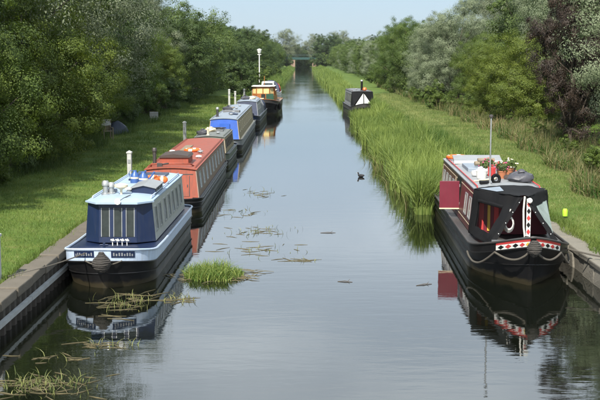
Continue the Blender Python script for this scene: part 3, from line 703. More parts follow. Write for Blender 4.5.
# ---- 5. grey boat with canvas covers
b5 = thing('narrowboat', 'pale grey cruiser narrowboat with grey canvas hood and navy cover', 'narrowboat', (-4.5, 82.6, 0), R(-0.4))
make_hull(b5, 1.05, 15.0, .72, .15, mt['black'], mt['navy'], bl=1.8, ab=(2.3, .55), fbl=1.0, fab=(3, .5), band=.3, m_deck=mt['grey'])
c = Cabin(b5, 2.2, 8.5, .88, .76, .72, 1.75, mt['grey'], mt['bluegrey'], mt['navy'], mt['grey'], m_rail=mt['grey'], rake0=.25)
for k in range(4): c.window(1, 3.2 + 1.4 * k, .7, 1.15, 1.5, mt['white'], mt['glass']); c.window(-1, 3.2 + 1.4 * k, .7, 1.15, 1.5, mt['white'], mt['glass'])
def hood(root, y0, y1, wb, wt, z0, zt, m, name, rake=0.3):
    g = MB(); K = 10; A = []; B = []
    for k in range(K + 1):
        t = math.pi * k / K; x = -math.cos(t); z = math.sin(t) ** .6
        A.append((wb * x if k in (0, K) else wt * x + (wb - wt) * x * (1 - z), y0 + rake * z, z0 + (zt - z0) * z)); B.append((A[-1][0], y1 - rake * z * .5, A[-1][2]))
    n = K + 1
    g.add(A + B, [(k, k + 1, n + k + 1, n + k) for k in range(K)] + [tuple(reversed(range(n))), tuple(range(n, 2 * n))])
    o = g.build(name, m, root, smooth=True)
    for yy in (y0 + (y1 - y0) * .33, y0 + (y1 - y0) * .66):
        MB().tube([(a[0] * 1.01, yy, a[2] + .01) for a in A], .018, 5).build('hood_hoop', m, o, smooth=True)
    return o
hood(b5, 8.55, 11.3, .95, .85, .72, 1.95, mt['grey'], 'canvas_hood')
hood(b5, 11.4, 14.2, 1.0, .9, .72, 1.7, mt['navy'], 'stern_cover')
g = MB(); g.box((0, 1.5, 1.0), (.9, .9, .5)); g.build('bow_locker', mt['maroon'], b5, bevel=.04)
c.mushroom(.2, 4, mt['white']); c.mushroom(-.2, 7, mt['white'])
for i, (x, y) in enumerate(((-.3, 5.4), (.25, 6.2))): roof_bag(b5, (x, y, c.rz(x)), ('dark bag on the pale grey boat roof, beside a smaller cream one', 'small cream bag on the pale grey boat roof')[i], 1.2 - .3 * i, ('plastic', 'cream')[i])

# ---- 6. varnished wooden cruiser
b6 = thing('cruiser_boat', 'varnished wooden wheelhouse cruiser with dark hull and white roof', 'boat', (-4.0, 100.5, 0), R(-1.0))
make_hull(b6, 1.5, 13.0, 1.05, .35, mt['black'], mt['darksteel'], bl=2.6, ab=(2.3, .5), fbl=1.0, fab=(2.6, .5), band=.3, m_deck=mt['oldwood'], m_rail=mt['wood'], rise_len=4)
g = MB()
wp = [(-1.0, 3.6), (-.62, 3.15), (.62, 3.15), (1.0, 3.6), (1.0, 6.2), (-1.0, 6.2)]
lower = [Vector((x, y, 1.0)) for x, y in wp]
g.prism(lower, (0, 0, .82)); wh = g.build('wheelhouse', mt['wood'], b6)
g = MB(); g.prism([Vector((x * .96, y, 2.3)) for x, y in wp], (0, 0, .14)); g.build('wheelhouse_header', mt['wood'], b6)
g = MB(); g.prism([Vector((x * 1.1, y + (-.2 if y < 4 else .2), 2.441)) for x, y in wp], (0, 0, .07)); g.build('roof', mt['white'], b6, bevel=.02)
for i in range(6):
    a = Vector((*wp[i], 0)); b_ = Vector((*wp[(i + 1) % 6], 0)); L_ = (b_ - a).length; k = max(1, round(L_ / .55))
    dr_ = (b_ - a).normalized(); nn = Vector((dr_.y, -dr_.x, 0))
    for j in range(k):
        p = a + dr_ * (L_ * j / k); q = a + dr_ * (L_ * (j + 1) / k)
        MB().tube([p + Vector((0, 0, 1.6)), Vector((p.x * .97, p.y, 2.32))], .05, 6).build('mullion', mt['wood'], b6)
        g = MB(); i0 = -nn * .01
        P = [p + dr_ * .05 + i0 + Vector((0, 0, 1.80)), q - dr_ * .05 + i0 + Vector((0, 0, 1.80)), Vector(((q - dr_ * .05).x * .975, (q - dr_ * .05).y, 2.3)), Vector(((p + dr_ * .05).x * .975, (p + dr_ * .05).y, 2.3))]
        g.prism(P, nn * .012); g.build('pane', mt['litglass'] if i in (0, 1, 2) else mt['glass'], b6)
g = MB(); g.box((.02, 3.12, 1.5), (.36, .05, .5)); d = g.build('front_hatch', mt['glass'], b6)
g = MB(); g.box((.66, 3.02, 1.42), (.7, .3, .72)); g.build('green_panel', mt['darkgreen'], b6)
g = MB(); g.prism([(-1.05, 6.25, 1.0), (1.05, 6.25, 1.0), (.9, 6.25, 1.95), (-.9, 6.25, 1.95)], (0, 4.6, 0)); g.build('aft_cabin', mt['wood'], b6)
g = MB(); g.prism([(-1.0, 6.25, 1.953), (1.0, 6.25, 1.953), (.95, 6.25, 2.01), (-.95, 6.25, 2.01)], (0, 4.7, 0)); g.build('aft_roof', mt['cream'], b6)
g = MB(); g.box((-.3, 1.9, 1.22), (.8, 1.3, .3)); fc = g.build('fore_cabin', mt['wood'], b6, bevel=.05)
g = MB(); g.box((-.3, 1.9, 1.39), (.9, 1.4, .04)); g.build('fore_cabin_top', mt['cream'], fc)
for y in (1.4, 2.2, 3.4):
    g = MB(); g.lathe([(.03, -.3), (.1, -.25), (.11, 0), (.1, .25), (.03, .3)], (1.28 if y < 2 else 1.56, y, .62), 10); g.build('side_fender', mt['blackcloth'], b6, smooth=True)
MB().tube([(0, 5.8, 2.5), (0, 5.8, 3.4)], .03, 6).build('short_mast', mt['wood'], b6)
# ---- 7. white cruiser beyond
b7 = thing('cruiser_boat', 'small white cabin boat with blue cover and red stern behind the wooden cruiser', 'boat', (-4.2, 127.0, 0), R(-1.0))
make_hull(b7, 1.2, 8.0, 1.1, .3, mt['white'], mt['white'], bl=2.4, ab=(2.2, .55), fbl=.5, fab=(4, .4), band=.3, m_deck=mt['white'])
g = MB(); g.prism([(-1.0, 1.9, 1.05), (.55, 1.9, 1.05), (.5, 2.6, 2.35), (-.9, 2.6, 2.35)], (0, 2.2, 0)); cb = g.build('cabin', mt['white'], b7, bevel=.06)
g = MB(); g.prism([(-.75, 2.18, 1.72), (.4, 2.18, 1.72), (.38, 2.46, 2.2), (-.72, 2.46, 2.2)], (0, -.02, -.01)); g.build('windscreen', mt['glass'], cb)
hood(b7, 4.2, 5.9, 1.1, .95, 1.1, 2.45, mt['navy'], 'blue_cover'); hood(b7, 5.95, 7.6, 1.15, 1.0, 1.1, 2.3, mt['brightred'], 'red_cover')

# ---- 8. black narrowboat with cratch on the right
b8 = thing('narrowboat', 'black narrowboat with black cratch tent and painted diamonds on its bow', 'narrowboat', (5.14, 24.4, 0), R(-1.7))
lv8, zf8 = make_hull(b8, 1.17, 13.6, .68, .50, mt['black'], mt['black'], bl=2.3, ab=(1.9, .68), fbl=1.6, fab=(2.4, .55), band=.20, m_deck=mt['darksteel'], m_rail=mt['darksteel'], rise_len=2.7, tip=.05)
c = Cabin(b8, 3.55, 12.3, .97, .86, .68, 1.80, mt['maroon'], mt['grey'], mt['darkred'], mt['maroon'], m_rail=mt['brightred'], rake1=.1)
# red painted bow band with diamonds
for left in (False, True):
    band_panel(b8, lv8[2], lv8[3], .6, 6.1, .62, .97, .012, 'red_bow_panel', mt['brightred'], left, 12)
    band_panel(b8, lv8[2], lv8[3], .6, 6.1, .06, .60, .012, 'white_bow_panel', mt['white'], left, 12)
    k = 0
    def upos(s):   # station index for arc fraction
        return .8 + 5.1 * s
    nd = 5
    for k in range(nd):
        u0 = upos(k / nd); u1 = upos((k + 1) / nd); um = (u0 + u1) / 2
        g = MB(); P = [band_pt(lv8[2], lv8[3], um, .10, .016, left), band_pt(lv8[2], lv8[3], u1 - .08, .33, .016, left), band_pt(lv8[2], lv8[3], um, .56, .016, left), band_pt(lv8[2], lv8[3], u0 + .08, .33, .016, left)]
        if left: P = P[::-1]
        nn = (P[1] - P[0]).cross(P[2] - P[0]).normalized()
        g.prism([p - nn * .010 for p in P], nn * .012); g.build('painted_diamond', (mt['yellow'], mt['brightred'], mt['black'], mt['brightred'], mt['black'])[k], b8)
g = coil_fender([(.05, -.25), (.10, -.21), (.145, -.165), (.17, -.115), (.18, -.065), (.175, -.015), (.15, .035), (.11, .08), (.06, .12)], (0, -0.12, 1.0)); g.build('bow_fender', mt['fender'], b8, smooth=True)
def swag(left):
    P = []
    for k in range(41):
        u = .3 + 11.5 * k / 40; s = abs(math.sin(math.pi * k / 40 * 2.0))
        p = band_pt(lv8[2], lv8[3], u, .1, .05, left); p.z -= .05 + .22 * s; P.append(p + Vector((0, -.02 * s, 0)))
    return P
for left in (False, True): MB().tube(swag(left), .024, 7).build('swag_rope', mt['rope'], b8, smooth=True)
# fore deck pieces
g = MB(); g.box((0, .80, .93), (.34, .25, .10)); g.build('fore_deck_hatch', mt['midgrey'], b8, bevel=.02)
g = MB(); g.tube([(-.08, .55, .92), (-.08, .55, 1.12)], .035, 8); g.tube([(.08, .55, .92), (.08, .55, 1.12)], .035, 8); g.tube([(-.16, .55, 1.07), (.16, .55, 1.07)], .03, 8); g.build('bow_stud', mt['black'], b8, smooth=True)
g = MB(); g.box((0, 1.15, .84), (1.56, .07, .18)); g.build('cratch_sill', mt['midgrey'], b8)
AP = Vector((0, 1.50, 1.92)); 
for sg in (1, -1):
    # strap legs of the A shaped cratch
    g = MB(); f0 = Vector((sg * .78, 1.20, .92)); a1 = Vector((sg * .05, 1.50, 1.90)); d = Vector((-sg * .13, 0, 0))
    g.prism([f0, f0 + d, a1 + d * .35, a1] if sg > 0 else [a1, a1 + d * .35, f0 + d, f0], (0, -.03, .006)); g.build('cratch_strap', mt['blackcloth'], b8)
    for t in (.15, .4, .65, .88):
        p = f0.lerp(a1, t) + d * (.5 - .3 * t) + Vector((0, -.036, 0)); g = MB(); g.lathe([(.013, 0), (.013, .008), (.004, .012)], (0, 0, 0), 8)
        o = g.build('press_stud', mt['steel'], b8, loc=p); o.rotation_euler = (R(90), 0, 0)
    # side cover: frame of black canvas round an opening
    Q = [Vector((sg * .80, 1.24, .76)), Vector((sg * 1.04, 3.5, .72)), Vector((sg * .92, 3.52, 1.86)), Vector((sg * .06, 1.52, 1.93))]
    cen = sum(Q, Vector()) / 4; I = [cen + (q - cen) * .60 for q in Q]
    I[3] = cen + (Q[3] - cen) * .5
    off = Vector((sg * .015, 0, .004)); g = MB()
    fr = [(0, 1, 5, 4), (1, 2, 6, 5), (2, 3, 7, 6), (3, 0, 4, 7)]
    V_ = [q + off for q in Q] + [q + off for q in I] + [q - off for q in Q] + [q - off for q in I]
    F_ = fr + [tuple(8 + i for i in reversed(f)) for f in fr] + [(0, 8, 9, 1), (1, 9, 10, 2), (2, 10, 11, 3), (3, 11, 8, 0)]
    if sg < 0: F_ = [tuple(reversed(f)) for f in F_]
    g.add(V_, F_); cv = crumple(g.build('cratch_side_cover', mt['blackcloth'], b8), 5, .035, 4.5)
    if sg > 0:
        g = MB(); g.prism(I if sg > 0 else I[::-1], (.004, 0, 0)); g.build('cover_window', mt['clearplastic'], cv)
    else:
        g = MB(); g.tube([I[2] + Vector((0, 0, -.03)), I[3] + Vector((0, 0, -.03))], .05, 8); g.build('rolled_flap', mt['blackcloth'], cv, smooth=True)
g = MB(); T = [Vector((-.92, 3.5, 1.87)), Vector((-.45, 3.5, 1.94)), Vector((0, 3.5, 1.965)), Vector((.45, 3.5, 1.94)), Vector((.92, 3.5, 1.87))]; F0 = Vector((-.1, 1.48, 1.93)); F1 = Vector((.1, 1.48, 1.93)); FM = Vector((0, 1.48, 1.95))
m0 = Vector((-.48, 2.45, 1.86)); m1 = Vector((0, 2.45, 1.91)); m2 = Vector((.48, 2.45, 1.86))
g.add(T + [F0, F1, FM, m0, m1, m2], [(0, 8, 9, 1), (1, 9, 2), (2, 9, 3), (3, 9, 10, 4), (5, 7, 9, 8), (7, 6, 10, 9)]); crumple(g.build('cratch_top_cover', mt['blackcloth'], b8, smooth=True), 4, .03, 5)
# pale ruck of sheeting on the tent's shoulder
g = MB(); g.add([(-.80, 3.3, 1.895), (-.30, 3.3, 1.945), (-.28, 2.75, 1.905), (-.46, 2.72, 1.89), (-.55, 3.0, 1.93)], [(0, 4, 1), (4, 2, 1), (4, 3, 2), (0, 3, 4)]); g.build('cover_patch', mt['bluegrey'], b8)
# plank with red diamonds, hanging white rope
pk = MB().box((.12, 1.45, 1.36), (.10, .03, 1.02)).build('diamond_plank', mt['white'], b8)
for k in range(6):
    z = .92 + k * .165; g = MB(); g.prism([(.075, 1.429, z), (.12, 1.429, z - .07), (.165, 1.429, z), (.12, 1.429, z + .07)], (0, -.006, 0)); g.build('painted_diamond', mt['brightred'] if k % 2 else mt['black'], pk)
g = MB(); g.tube([(.02, 1.44, 1.93), (-.01, 1.40, 1.6), (0, 1.38, 1.2), (.03, 1.34, .95)], .022, 6); g.build('hanging_cord', mt['whiterope'], b8, smooth=True)
o = MB().lathe([(.03, 0), (.06, .02), (.06, .06), (.02, .08)], n=12).build('tunnel_lamp', mt['white'], b8, smooth=True, loc=(.13, 1.42, 1.84)); o.rotation_euler = (R(90), 0, 0)
g = MB()
for k in range(4): g.torus((-.33, 1.44 + .02 * k, 1.28 - .01 * k), .09 + .008 * k, .016, 14, 5, Matrix.Rotation(R(90), 3, 'X') @ Matrix.Scale(1.6, 3, (0, 1, 0)))
g.tube([(-.33, 1.46, 1.42), (-.3, 1.48, 1.62)], .016, 5); g.build('coiled_rope', mt['whiterope'], b8, smooth=True)
# doors of the cabin bulkhead inside the tent
for k, m_ in enumerate(('brightred', 'yellow', 'brightred', 'wood')):
    g = MB(); g.box((-.72 + .19 * k, 3.53, 1.25), (.12 if k % 2 == 0 else .07, .03, .95)); g.build('curtain', mt[m_], b8)
# cabin side: cream coach lines, windows, hatch
for sg in (1, -1):
    c.side_ring(sg, 3.75, 8.1, .84, 1.66, .018, .0, .004, mt['cream'], 'coach_line', b8); c.side_ring(sg, 8.3, 12.1, .84, 1.66, .018, .0, .004, mt['cream'], 'coach_line', b8)
    for y in (4.4, 5.3, 8.8, 9.7, 10.6, 11.5): c.window(sg, y, .34, 1.0, 1.5, mt['steel'], mt['brownglass'])
    c.side_ring(sg, 6.75, 7.75, .92, 1.74, .02, .0, .010, mt['black'], 'side_hatch_opening', b8, fill=True)
g = MB(); x0 = -c.sx(1.3) - .02; g.box((x0 - .29, 6.72, 1.31), (.56, .035, .78)); d = g.build('side_hatch_door', mt['darkred'], b8, bevel=.006)
g = MB(); g.box((x0 - .29, 6.70, .915), (.57, .05, .03)); g.build('hatch_door_edge', mt['cream'], d)
for z in (1.05, 1.57): MB().tube([(x0, 6.72, z - .04), (x0, 6.72, z + .04)], .015, 6).build('hinge', mt['steel'], d)
# roof things of the black narrowboat
g = MB(); z = c.rz(-.43) - .02; g.lathe([(.07, 0), (.07, .03), (.022, .05), (.02, 1.78)], (-.43, 4.2, z), 10); ms = g.build('flue_pole', mt['steel'], b8, smooth=True)
g = MB(); g.lathe([(.024, 1.76), (.055, 1.78), (.055, 1.83), (.02, 1.85)], (-.43, 4.2, z), 10); g.build('pole_cap', mt['darksteel'], ms, smooth=True)
g = MB(); g.box((-.52, 4.5, c.rz(.52) + .03), (.26, .3, .08)); g.build('battery_case', mt['blackcloth'], b8, bevel=.01)
o = MB().torus((0, 0, 0), .10, .045, 16, 8).build('small_tyre', mt['blackcloth'], b8, smooth=True, loc=(-.22, 4.55, c.rz(.2) + .10)); o.rotation_euler = (R(80), 0, R(15))
g = MB(); g.tube([(-.75, 5.0, c.rz(.7) + .03), (-.1, 5.3, c.rz(.1) + .03)], .022, 6); g.build('boat_hook', mt['cream'], b8)
sb = MB().box((0, 10.3, c.rz(.6) + .13), (1.5, .7, .05), Matrix.Rotation(R(12), 3, 'X')).build('solar_panel', mt['grey'], b8)
MB().box((0, 9.94, c.rz(.6) + .06), (1.52, .03, .09)).build('panel_edge', mt['white'], sb)
MB().box((0, 10.5, c.rz(.6) + .05), (1.2, .1, .18)).build('panel_support', mt['white'], sb)
MB().box((-.1, 8.4, c.rz(.6) + .05), (1.0, 1.6, .12)).build('roof_hatch', mt['bluegrey'], b8, bevel=.02)
life_ring(b8, (-.5, 11.5, c.rz(.5) + .02), 'orange life ring on the rear roof of the black narrowboat', .30)
def flower_pot(root, p, label, s=1.0, fm='pink', pot='terracotta'):
    o = thing('flower_pot', label, 'plant pot', boat_world(root, p), random.uniform(0, 6), 'potted plants on the black narrowboat roof')
    MB().lathe([(.09 * s, 0), (.13 * s, .18 * s), (.14 * s, .18 * s), (.14 * s, .21 * s), (.12 * s, .2 * s)], n=12).build('pot', mt[pot], o, smooth=True)
    n = 160; d = rng.normal(size=(n, 3)); d /= np.linalg.norm(d, axis=1)[:, None]; pts = d * (rng.random((n, 1)) ** .5) * np.array([.2, .2, .15]) * s + np.array([0, 0, .3 * s])
    o2 = link('foliage', leaves('foliage', pts, d, .07 * s, .6, rng.random(n), lf['mid']), o)
    for k in range(9):
        q = d[k] * np.array([.2, .2, .13]) * s + np.array([0, 0, .33 * s]); g = MB(); g.lathe([(.004, -.02), (.03 * s, 0), (.02 * s, .02), (.004, .025)], tuple(q), 7); g.build('flower', mt[fm], o, smooth=True)

def leaves(name, pts, nrm, size, aspect, tint, mat, droop=None, jitter=.42):
    n = len(pts)
    nn = nrm + rng.normal(size=(n, 3)) * jitter * .6
    nn /= np.linalg.norm(nn, axis=1)[:, None] + 1e-9
    t = rng.normal(size=(n, 3))
    if droop is not None: t = t * .5 + np.asarray(droop)
    t -= nn * (t * nn).sum(1)[:, None]; t /= np.linalg.norm(t, axis=1)[:, None] + 1e-9
    b = np.cross(nn, t)
    sz = (size * rng.uniform(.65, 1.35, n))[:, None]
    v = np.empty((n, 4, 3))
    v[:, 0] = pts - t * sz * .5; v[:, 1] = pts + b * sz * aspect * .5 - t * sz * .05; v[:, 2] = pts + t * sz * .5; v[:, 3] = pts - b * sz * aspect * .5 - t * sz * .05
    return np_mesh(name, v.reshape(-1, 3), 4, mat, tint)

for i, (x, y, s, fm, pot, lb) in enumerate((
        (.10, 5.6, 1.0, 'pink', 'terracotta', 'terracotta pot of pink flowers on the black narrowboat roof'),
        (-.25, 6.6, .9, 'pink', 'white', 'white pot of pink flowers beside the terracotta pots'),
        (.35, 6.2, 1.1, 'cream', 'terracotta', 'large terracotta pot of cream flowers on the narrowboat roof'),
        (-.05, 7.2, .9, 'brightred', 'terracotta', 'terracotta pot of red flowers by the raised roof hatch'))):
    flower_pot(b8, (x, y, c.rz(x) - .002), lb, s, fm, pot)
roof_bag(b8, (.50, 4.9, c.rz(.5)), 'bulging grey plastic sack on the black narrowboat roof', 1.15)
roof_bag(b8, (.66, 5.5, c.rz(.66)), 'black sack at the roof edge behind the grey sack', .8, 'blackcloth')
bk = MB(); bk.lathe([(.13, 0), (.16, .2), (.165, .2), (.165, .22), (.15, .21)], n=14); o = tag(bk.build('bucket', mt['white'], smooth=True, loc=boat_world(b8, (-.45, 5.7, c.rz(.45)))), 'white bucket on the narrowboat roof beside the boat hook', 'bucket')
for i, (x, y, r_, a) in enumerate(((-.12, 8.0, .07, .2), (.06, 7.95, .06, .1), (-.03, 8.0, .06, .15))):
    z = c.rz(x) + r_ + (.11 if i == 2 else 0) + .11
    g = MB(); d = Vector((math.cos(a), math.sin(a), 0)) * .25; p = Vector((x, y, z)); q = [boat_world(b8, p - d), boat_world(b8, p), boat_world(b8, p + d)]
    g.tube(q, [r_, r_ * 1.05, r_ * .95], 9); tag(g.build('firewood_log', mt['oldwood'], smooth=True), 'split firewood log piled on the roof hatch behind the flower pots', 'log', 'firewood logs on the roof hatch')
fc_ = thing('fuel_can', 'small red fuel can beside the flower pots on the grey roof', 'can', boat_world(b8, (-.12, 6.1, c.rz(.12) - .002)), .4)
MB().box((0, 0, .13), (.12, .24, .26)).build('body', mt['brightred'], fc_, bevel=.02); MB().tube([(0, -.07, .26), (0, -.07, .31), (0, .07, .31), (0, .07, .26)], .012, 6).build('handle', mt['brightred'], fc_); MB().lathe([(.025, .25), (.025, .3), (.03, .3), (.03, .32)], (0, .1, 0), 8).build('cap', mt['blackcloth'], fc_)
roof_bag(b8, (-.42, 6.35, c.rz(.42)), 'crumpled white bag on the roof edge behind the bucket', .85, 'white')
roof_bag(b8, (.32, 5.35, c.rz(.32)), 'brown sack wedged between the flower pots and the grey sack', .7, 'darkbrown')
flower_pot(b8, (.55, 6.9, c.rz(.55) - .002), 'tall white flowered pot by the far edge of the narrowboat roof', .95, 'white', 'darkbrown')
flower_pot(b8, (.2, 6.75, c.rz(.2) - .002), 'dark pot of red flowers behind the cream flowers', .85, 'brightred', 'darkbrown')
rope_thing([boat_world(b8, (.9, 1.35, .74)), (7.35, 24.6, .62)], 'dark mooring rope from the black bow across the stone quay', .022, sag=.04)
pn = thing('mooring_pin', 'mooring pin with lime green cover stuck in the grass', 'mooring pin', (7.61, 31.9, ground_z(7.61, 31.9)))
MB().tube([(0, 0, -.1), (0.01, 0, .22)], .015, 6).build('pin', mt['darksteel'], pn); MB().lathe([(.03, .06), (.075, .08), (.08, .24), (.06, .29), (.01, .30)], n=12).build('cover', mt['lime'], pn, smooth=True)

# ---- 9. far narrowboat in the reeds
b9 = thing('narrowboat', 'dark narrowboat with white triangular cratch half hidden in the reeds', 'narrowboat', (5.25, 95.5, 0), R(2.0))
make_hull(b9, 1.15, 13.0, .85, .35, mt['black'], mt['darksteel'], bl=2.4, ab=(2.1, .55), fbl=1.2, fab=(2.4, .55), band=.3, m_deck=mt['midgrey'])
c = Cabin(b9, 3.4, 11.8, 1.0, .9, .85, 2.1, mt['grey'], mt['midgrey'], mt['black'], mt['black'], m_rail=mt['maroon'])
for k in range(5): c.window(-1, 4.4 + 1.5 * k, .8, 1.2, 1.85, mt['black'], mt['paleglass']); c.window(1, 4.4 + 1.5 * k, .8, 1.2, 1.85, mt['black'], mt['paleglass'])
g = MB(); g.add([(-.75, 1.9, .95), (.75, 1.9, .95), (.0, 2.1, 2.05)], [(0, 1, 2)]); g.prism([(-.75, 1.93, .95), (.75, 1.93, .95), (0, 2.13, 2.05)], (0, .04, 0)); g.build('cratch_board', mt['cratchwhite'], b9)
MB().tube([(0, 1.85, .95), (0, 2.05, 2.06)], .04, 6).build('cratch_post', mt['black'], b9)
for sg in (1, -1):
    g = MB(); Q = [Vector((sg * .9, 1.98, .9)), Vector((sg * 1.03, 3.4, .9)), Vector((sg * .93, 3.4, 2.12)), Vector((sg * .02, 2.16, 2.12))]
    g.prism(Q if sg > 0 else Q[::-1], (sg * .02, 0, .01)); g.build('cratch_side_cover', mt['blackcloth'], b9)
g = MB(); g.add([(-.93, 3.4, 2.14), (.93, 3.4, 2.14), (0, 2.14, 2.14), (0, 3.4, 2.2)], [(0, 2, 3), (2, 1, 3)]); g.build('cratch_top_cover', mt['blackcloth'], b9)
c.chimney(.05, 4.6, .85, .1, mt['black'], mt['steel']); c.mushroom(-.3, 6.5, mt['steel']); g = MB(); g.lathe([(.1, 0), (.2, .1), (.15, .25), (.02, .3)], (.25, 3.9, c.rz(.25)), 9); g.build('flower_tub', mt['orange'], b9)

# ------------------------------------------------------------------ bank furniture
def post(x, y, h, label, w=.16, group='mooring posts along the quay'):
    o = thing('mooring_post', label, 'post', (x, y, ground_z(x, y) - .05), R(random.uniform(-6, 6)), group)
    MB().box((0, 0, h / 2), (w, w, h)).build('shaft', mt['postgrey'], o, bevel=.012)
    g = MB(); z = h + .002; a = w * .62; g.add([(-a, -a, z), (a, -a, z), (a, a, z), (-a, a, z), (-a, -a, z + .05), (a, -a, z + .05), (a, a, z + .05), (-a, a, z + .05), (0, 0, z + .11)], [(3, 2, 1, 0), (0, 1, 5, 4), (1, 2, 6, 5), (2, 3, 7, 6), (3, 0, 4, 7), (4, 5, 8), (5, 6, 8), (6, 7, 8), (7, 4, 8)]); g.build('cap', mt['postgrey'], o)
    MB().box((0, -w / 2 - .012, h * .72), (w * .6, .02, .14)).build('socket_box', mt['grey'], o)
post(-6.28, 22.0, 1.02, 'white service post on the coping in front of the navy narrowboat')
post(-6.6, 41.2, 1.05, 'white service post on the grass beside the red narrowboat')
post(-6.6, 60.3, 1.05, 'white service post on the grass beside the long blue narrowboat')
post(-7.1, 103.5, 1.5, 'tall white service post at the end of the mown grass', .18)
post(-6.7, 106, 1.3, 'white service post standing next to the tall post', .18)
post(-6.5, 118, 1.5, 'white service post beside the wooden cruiser', .18)
post(-6.2, 131, 1.7, 'white service post beyond the wooden cruiser', .18)
lp = thing('lamp_post', 'tall white lamp post with square head behind the wooden cruiser', 'lamp post', (-6.3, 153, ground_z(-6.3, 153) - .05))
MB().lathe([(.16, 0), (.16, .6), (.09, .65), (.07, 5.3)], n=10).build('pole', mt['white'], lp, smooth=True)
MB().lathe([(.1, 5.29), (.18, 5.35), (.34, 5.85), (.32, 5.87), (.02, 6.0)], n=8).build('lantern', mt['white'], lp)
MB().box((0, 0, 5.18), (.5, .08, .08)).build('crossbar', mt['white'], lp)

# things left under the hedge on the mown bank
tp = MB(); gx, gy = -11.0, 64.5; gz = ground_z(gx, gy)
ring = []; VV = []; K = 14
for lvl, (r, z) in enumerate(((1.0, 0), (.95, .3), (.78, .65), (.45, .95), (.1, 1.1))):
    for k in range(K):
        a = 2 * math.pi * k / K; rr = r * (1 + .18 * math.sin(3 * a + lvl) + random.uniform(-.08, .08)); VV.append((rr * math.cos(a) * .8, rr * math.sin(a), z + random.uniform(-.05, .05) * (lvl > 0)))
tp.add(VV, [(l * K + k, l * K + (k + 1) % K, (l + 1) * K + (k + 1) % K, (l + 1) * K + k) for l in range(4) for k in range(K)] + [tuple(range(4 * K, 5 * K))])
tag(tp.build('tarpaulin', mt['tarp'], smooth=True, loc=(gx, gy, gz - .03)), 'blue grey tarpaulin draped over a heap under the hedge', 'tarpaulin').scale = (.75, .8, .7)
CRS = .62
cr = thing('crate', 'pale wooden crate at the hedge foot past the tarpaulin', 'crate', (-10.7, 78, ground_z(-10.7, 78)), R(10))
for k in range(4): MB().box((0, -.33, .09 + .17 * k), (.95, .03, .14)).build('slat', mt['postgrey'], cr); MB().box((.46, 0, .09 + .17 * k), (.03, .62, .14)).build('slat', mt['postgrey'], cr); MB().box((-.46, 0, .09 + .17 * k), (.03, .62, .14)).build('slat', mt['postgrey'], cr)
MB().box((0, .33, .34), (.95, .03, .68)).build('back_board', mt['oldwood'], cr); MB().box((0, 0, .03), (.9, .62, .03)).build('base_board', mt['oldwood'], cr); cr.scale = (CRS, CRS, .9)
ch = thing('garden_chair', 'weathered wooden garden chair under the hedge in front of the tarpaulin', 'chair', (-10.8, 60.0, ground_z(-10.8, 60)), R(25))
for x in (-.25, .25):
    for y in (-.25, .25): MB().box((x, y, .3 if y < 0 else .52), (.06, .06, .6 if y < 0 else 1.04)).build('leg', mt['oldwood'], ch)
    MB().box((x, 0, .62), (.07, .6, .04)).build('armrest', mt['oldwood'], ch)
for k in range(5): MB().box((0, -.22 + .11 * k, .44), (.56, .09, .025)).build('seat_slat', mt['oldwood'], ch)
for k in range(5): MB().box((-.2 + .1 * k, .26, .76), (.07, .025, .56)).build('back_slat', mt['oldwood'], ch)
cl = MB(); cl.add([(-.28, .235, .99), (.28, .235, .99), (.28, .205, .75), (-.26, .205, .70), (-.28, .305, .99), (.28, .305, .99), (.29, .325, .82), (-.27, .325, .78), (-.28, .24, 1.06), (.28, .24, 1.06), (.28, .30, 1.06), (-.28, .30, 1.06)], [(3, 2, 1, 0), (0, 1, 9, 8), (8, 9, 10, 11), (11, 10, 5, 4), (4, 5, 6, 7)])
tag(cl.build('towel', mt['postgrey'], loc=(-10.8, 60.0, ground_z(-10.8, 60))), 'pale grey towel hung over the garden chair back', 'towel').rotation_euler = (0, 0, R(25))

# ------------------------------------------------------------------ far bridge
br = thing('girder_bridge', 'low dark green girder bridge crossing the far end of the canal', 'bridge', (-1.3, 486, 0))
MB().box((0, 0, 4.6), (13.6, .5, 1.0)).build('girder', mt['bridgegreen'], br); MB().box((0, 5, 4.6), (13.6, .5, 1.0)).build('girder', mt['bridgegreen'], br); MB().box((0, 2.5, 4.4), (13.6, 4.4, .3)).build('deck', mt['darksteel'], br)
for k in range(12): MB().box((-6.6 + k * 1.2, -.3, 4.6), (.12, .14, 1.25)).build('stiffener', mt['bridgegreen'], br)
for k in range(8): MB().tube([(-6.6 + k * 1.88, 0, 5.2), (-6.6 + k * 1.88, 0, 6.3)], .05, 5).build('railing_post', mt['bridgegreen'], br)
for z in (5.8, 6.3): MB().tube([(-6.8, 0, z), (6.8, 0, z)], .05, 5).build('handrail', mt['bridgegreen'], br)
MB().box((-4.0, 2.5, 1.9), (1.9, 6, 4.1)).build('abutment', mt['brick'], br, bevel=.05); MB().box((6.6, 2.5, 1.9), (4.2, 6, 4.1)).build('abutment', mt['brick'], br, bevel=.05)

# ------------------------------------------------------------------ trees and shrubs
def fib(n):
    i = np.arange(n) + .5; ph = np.arccos(1 - 2 * i / n); th = math.pi * (1 + 5 ** .5) * i
    return np.stack([np.cos(th) * np.sin(ph), np.sin(th) * np.sin(ph), np.cos(ph)], 1)

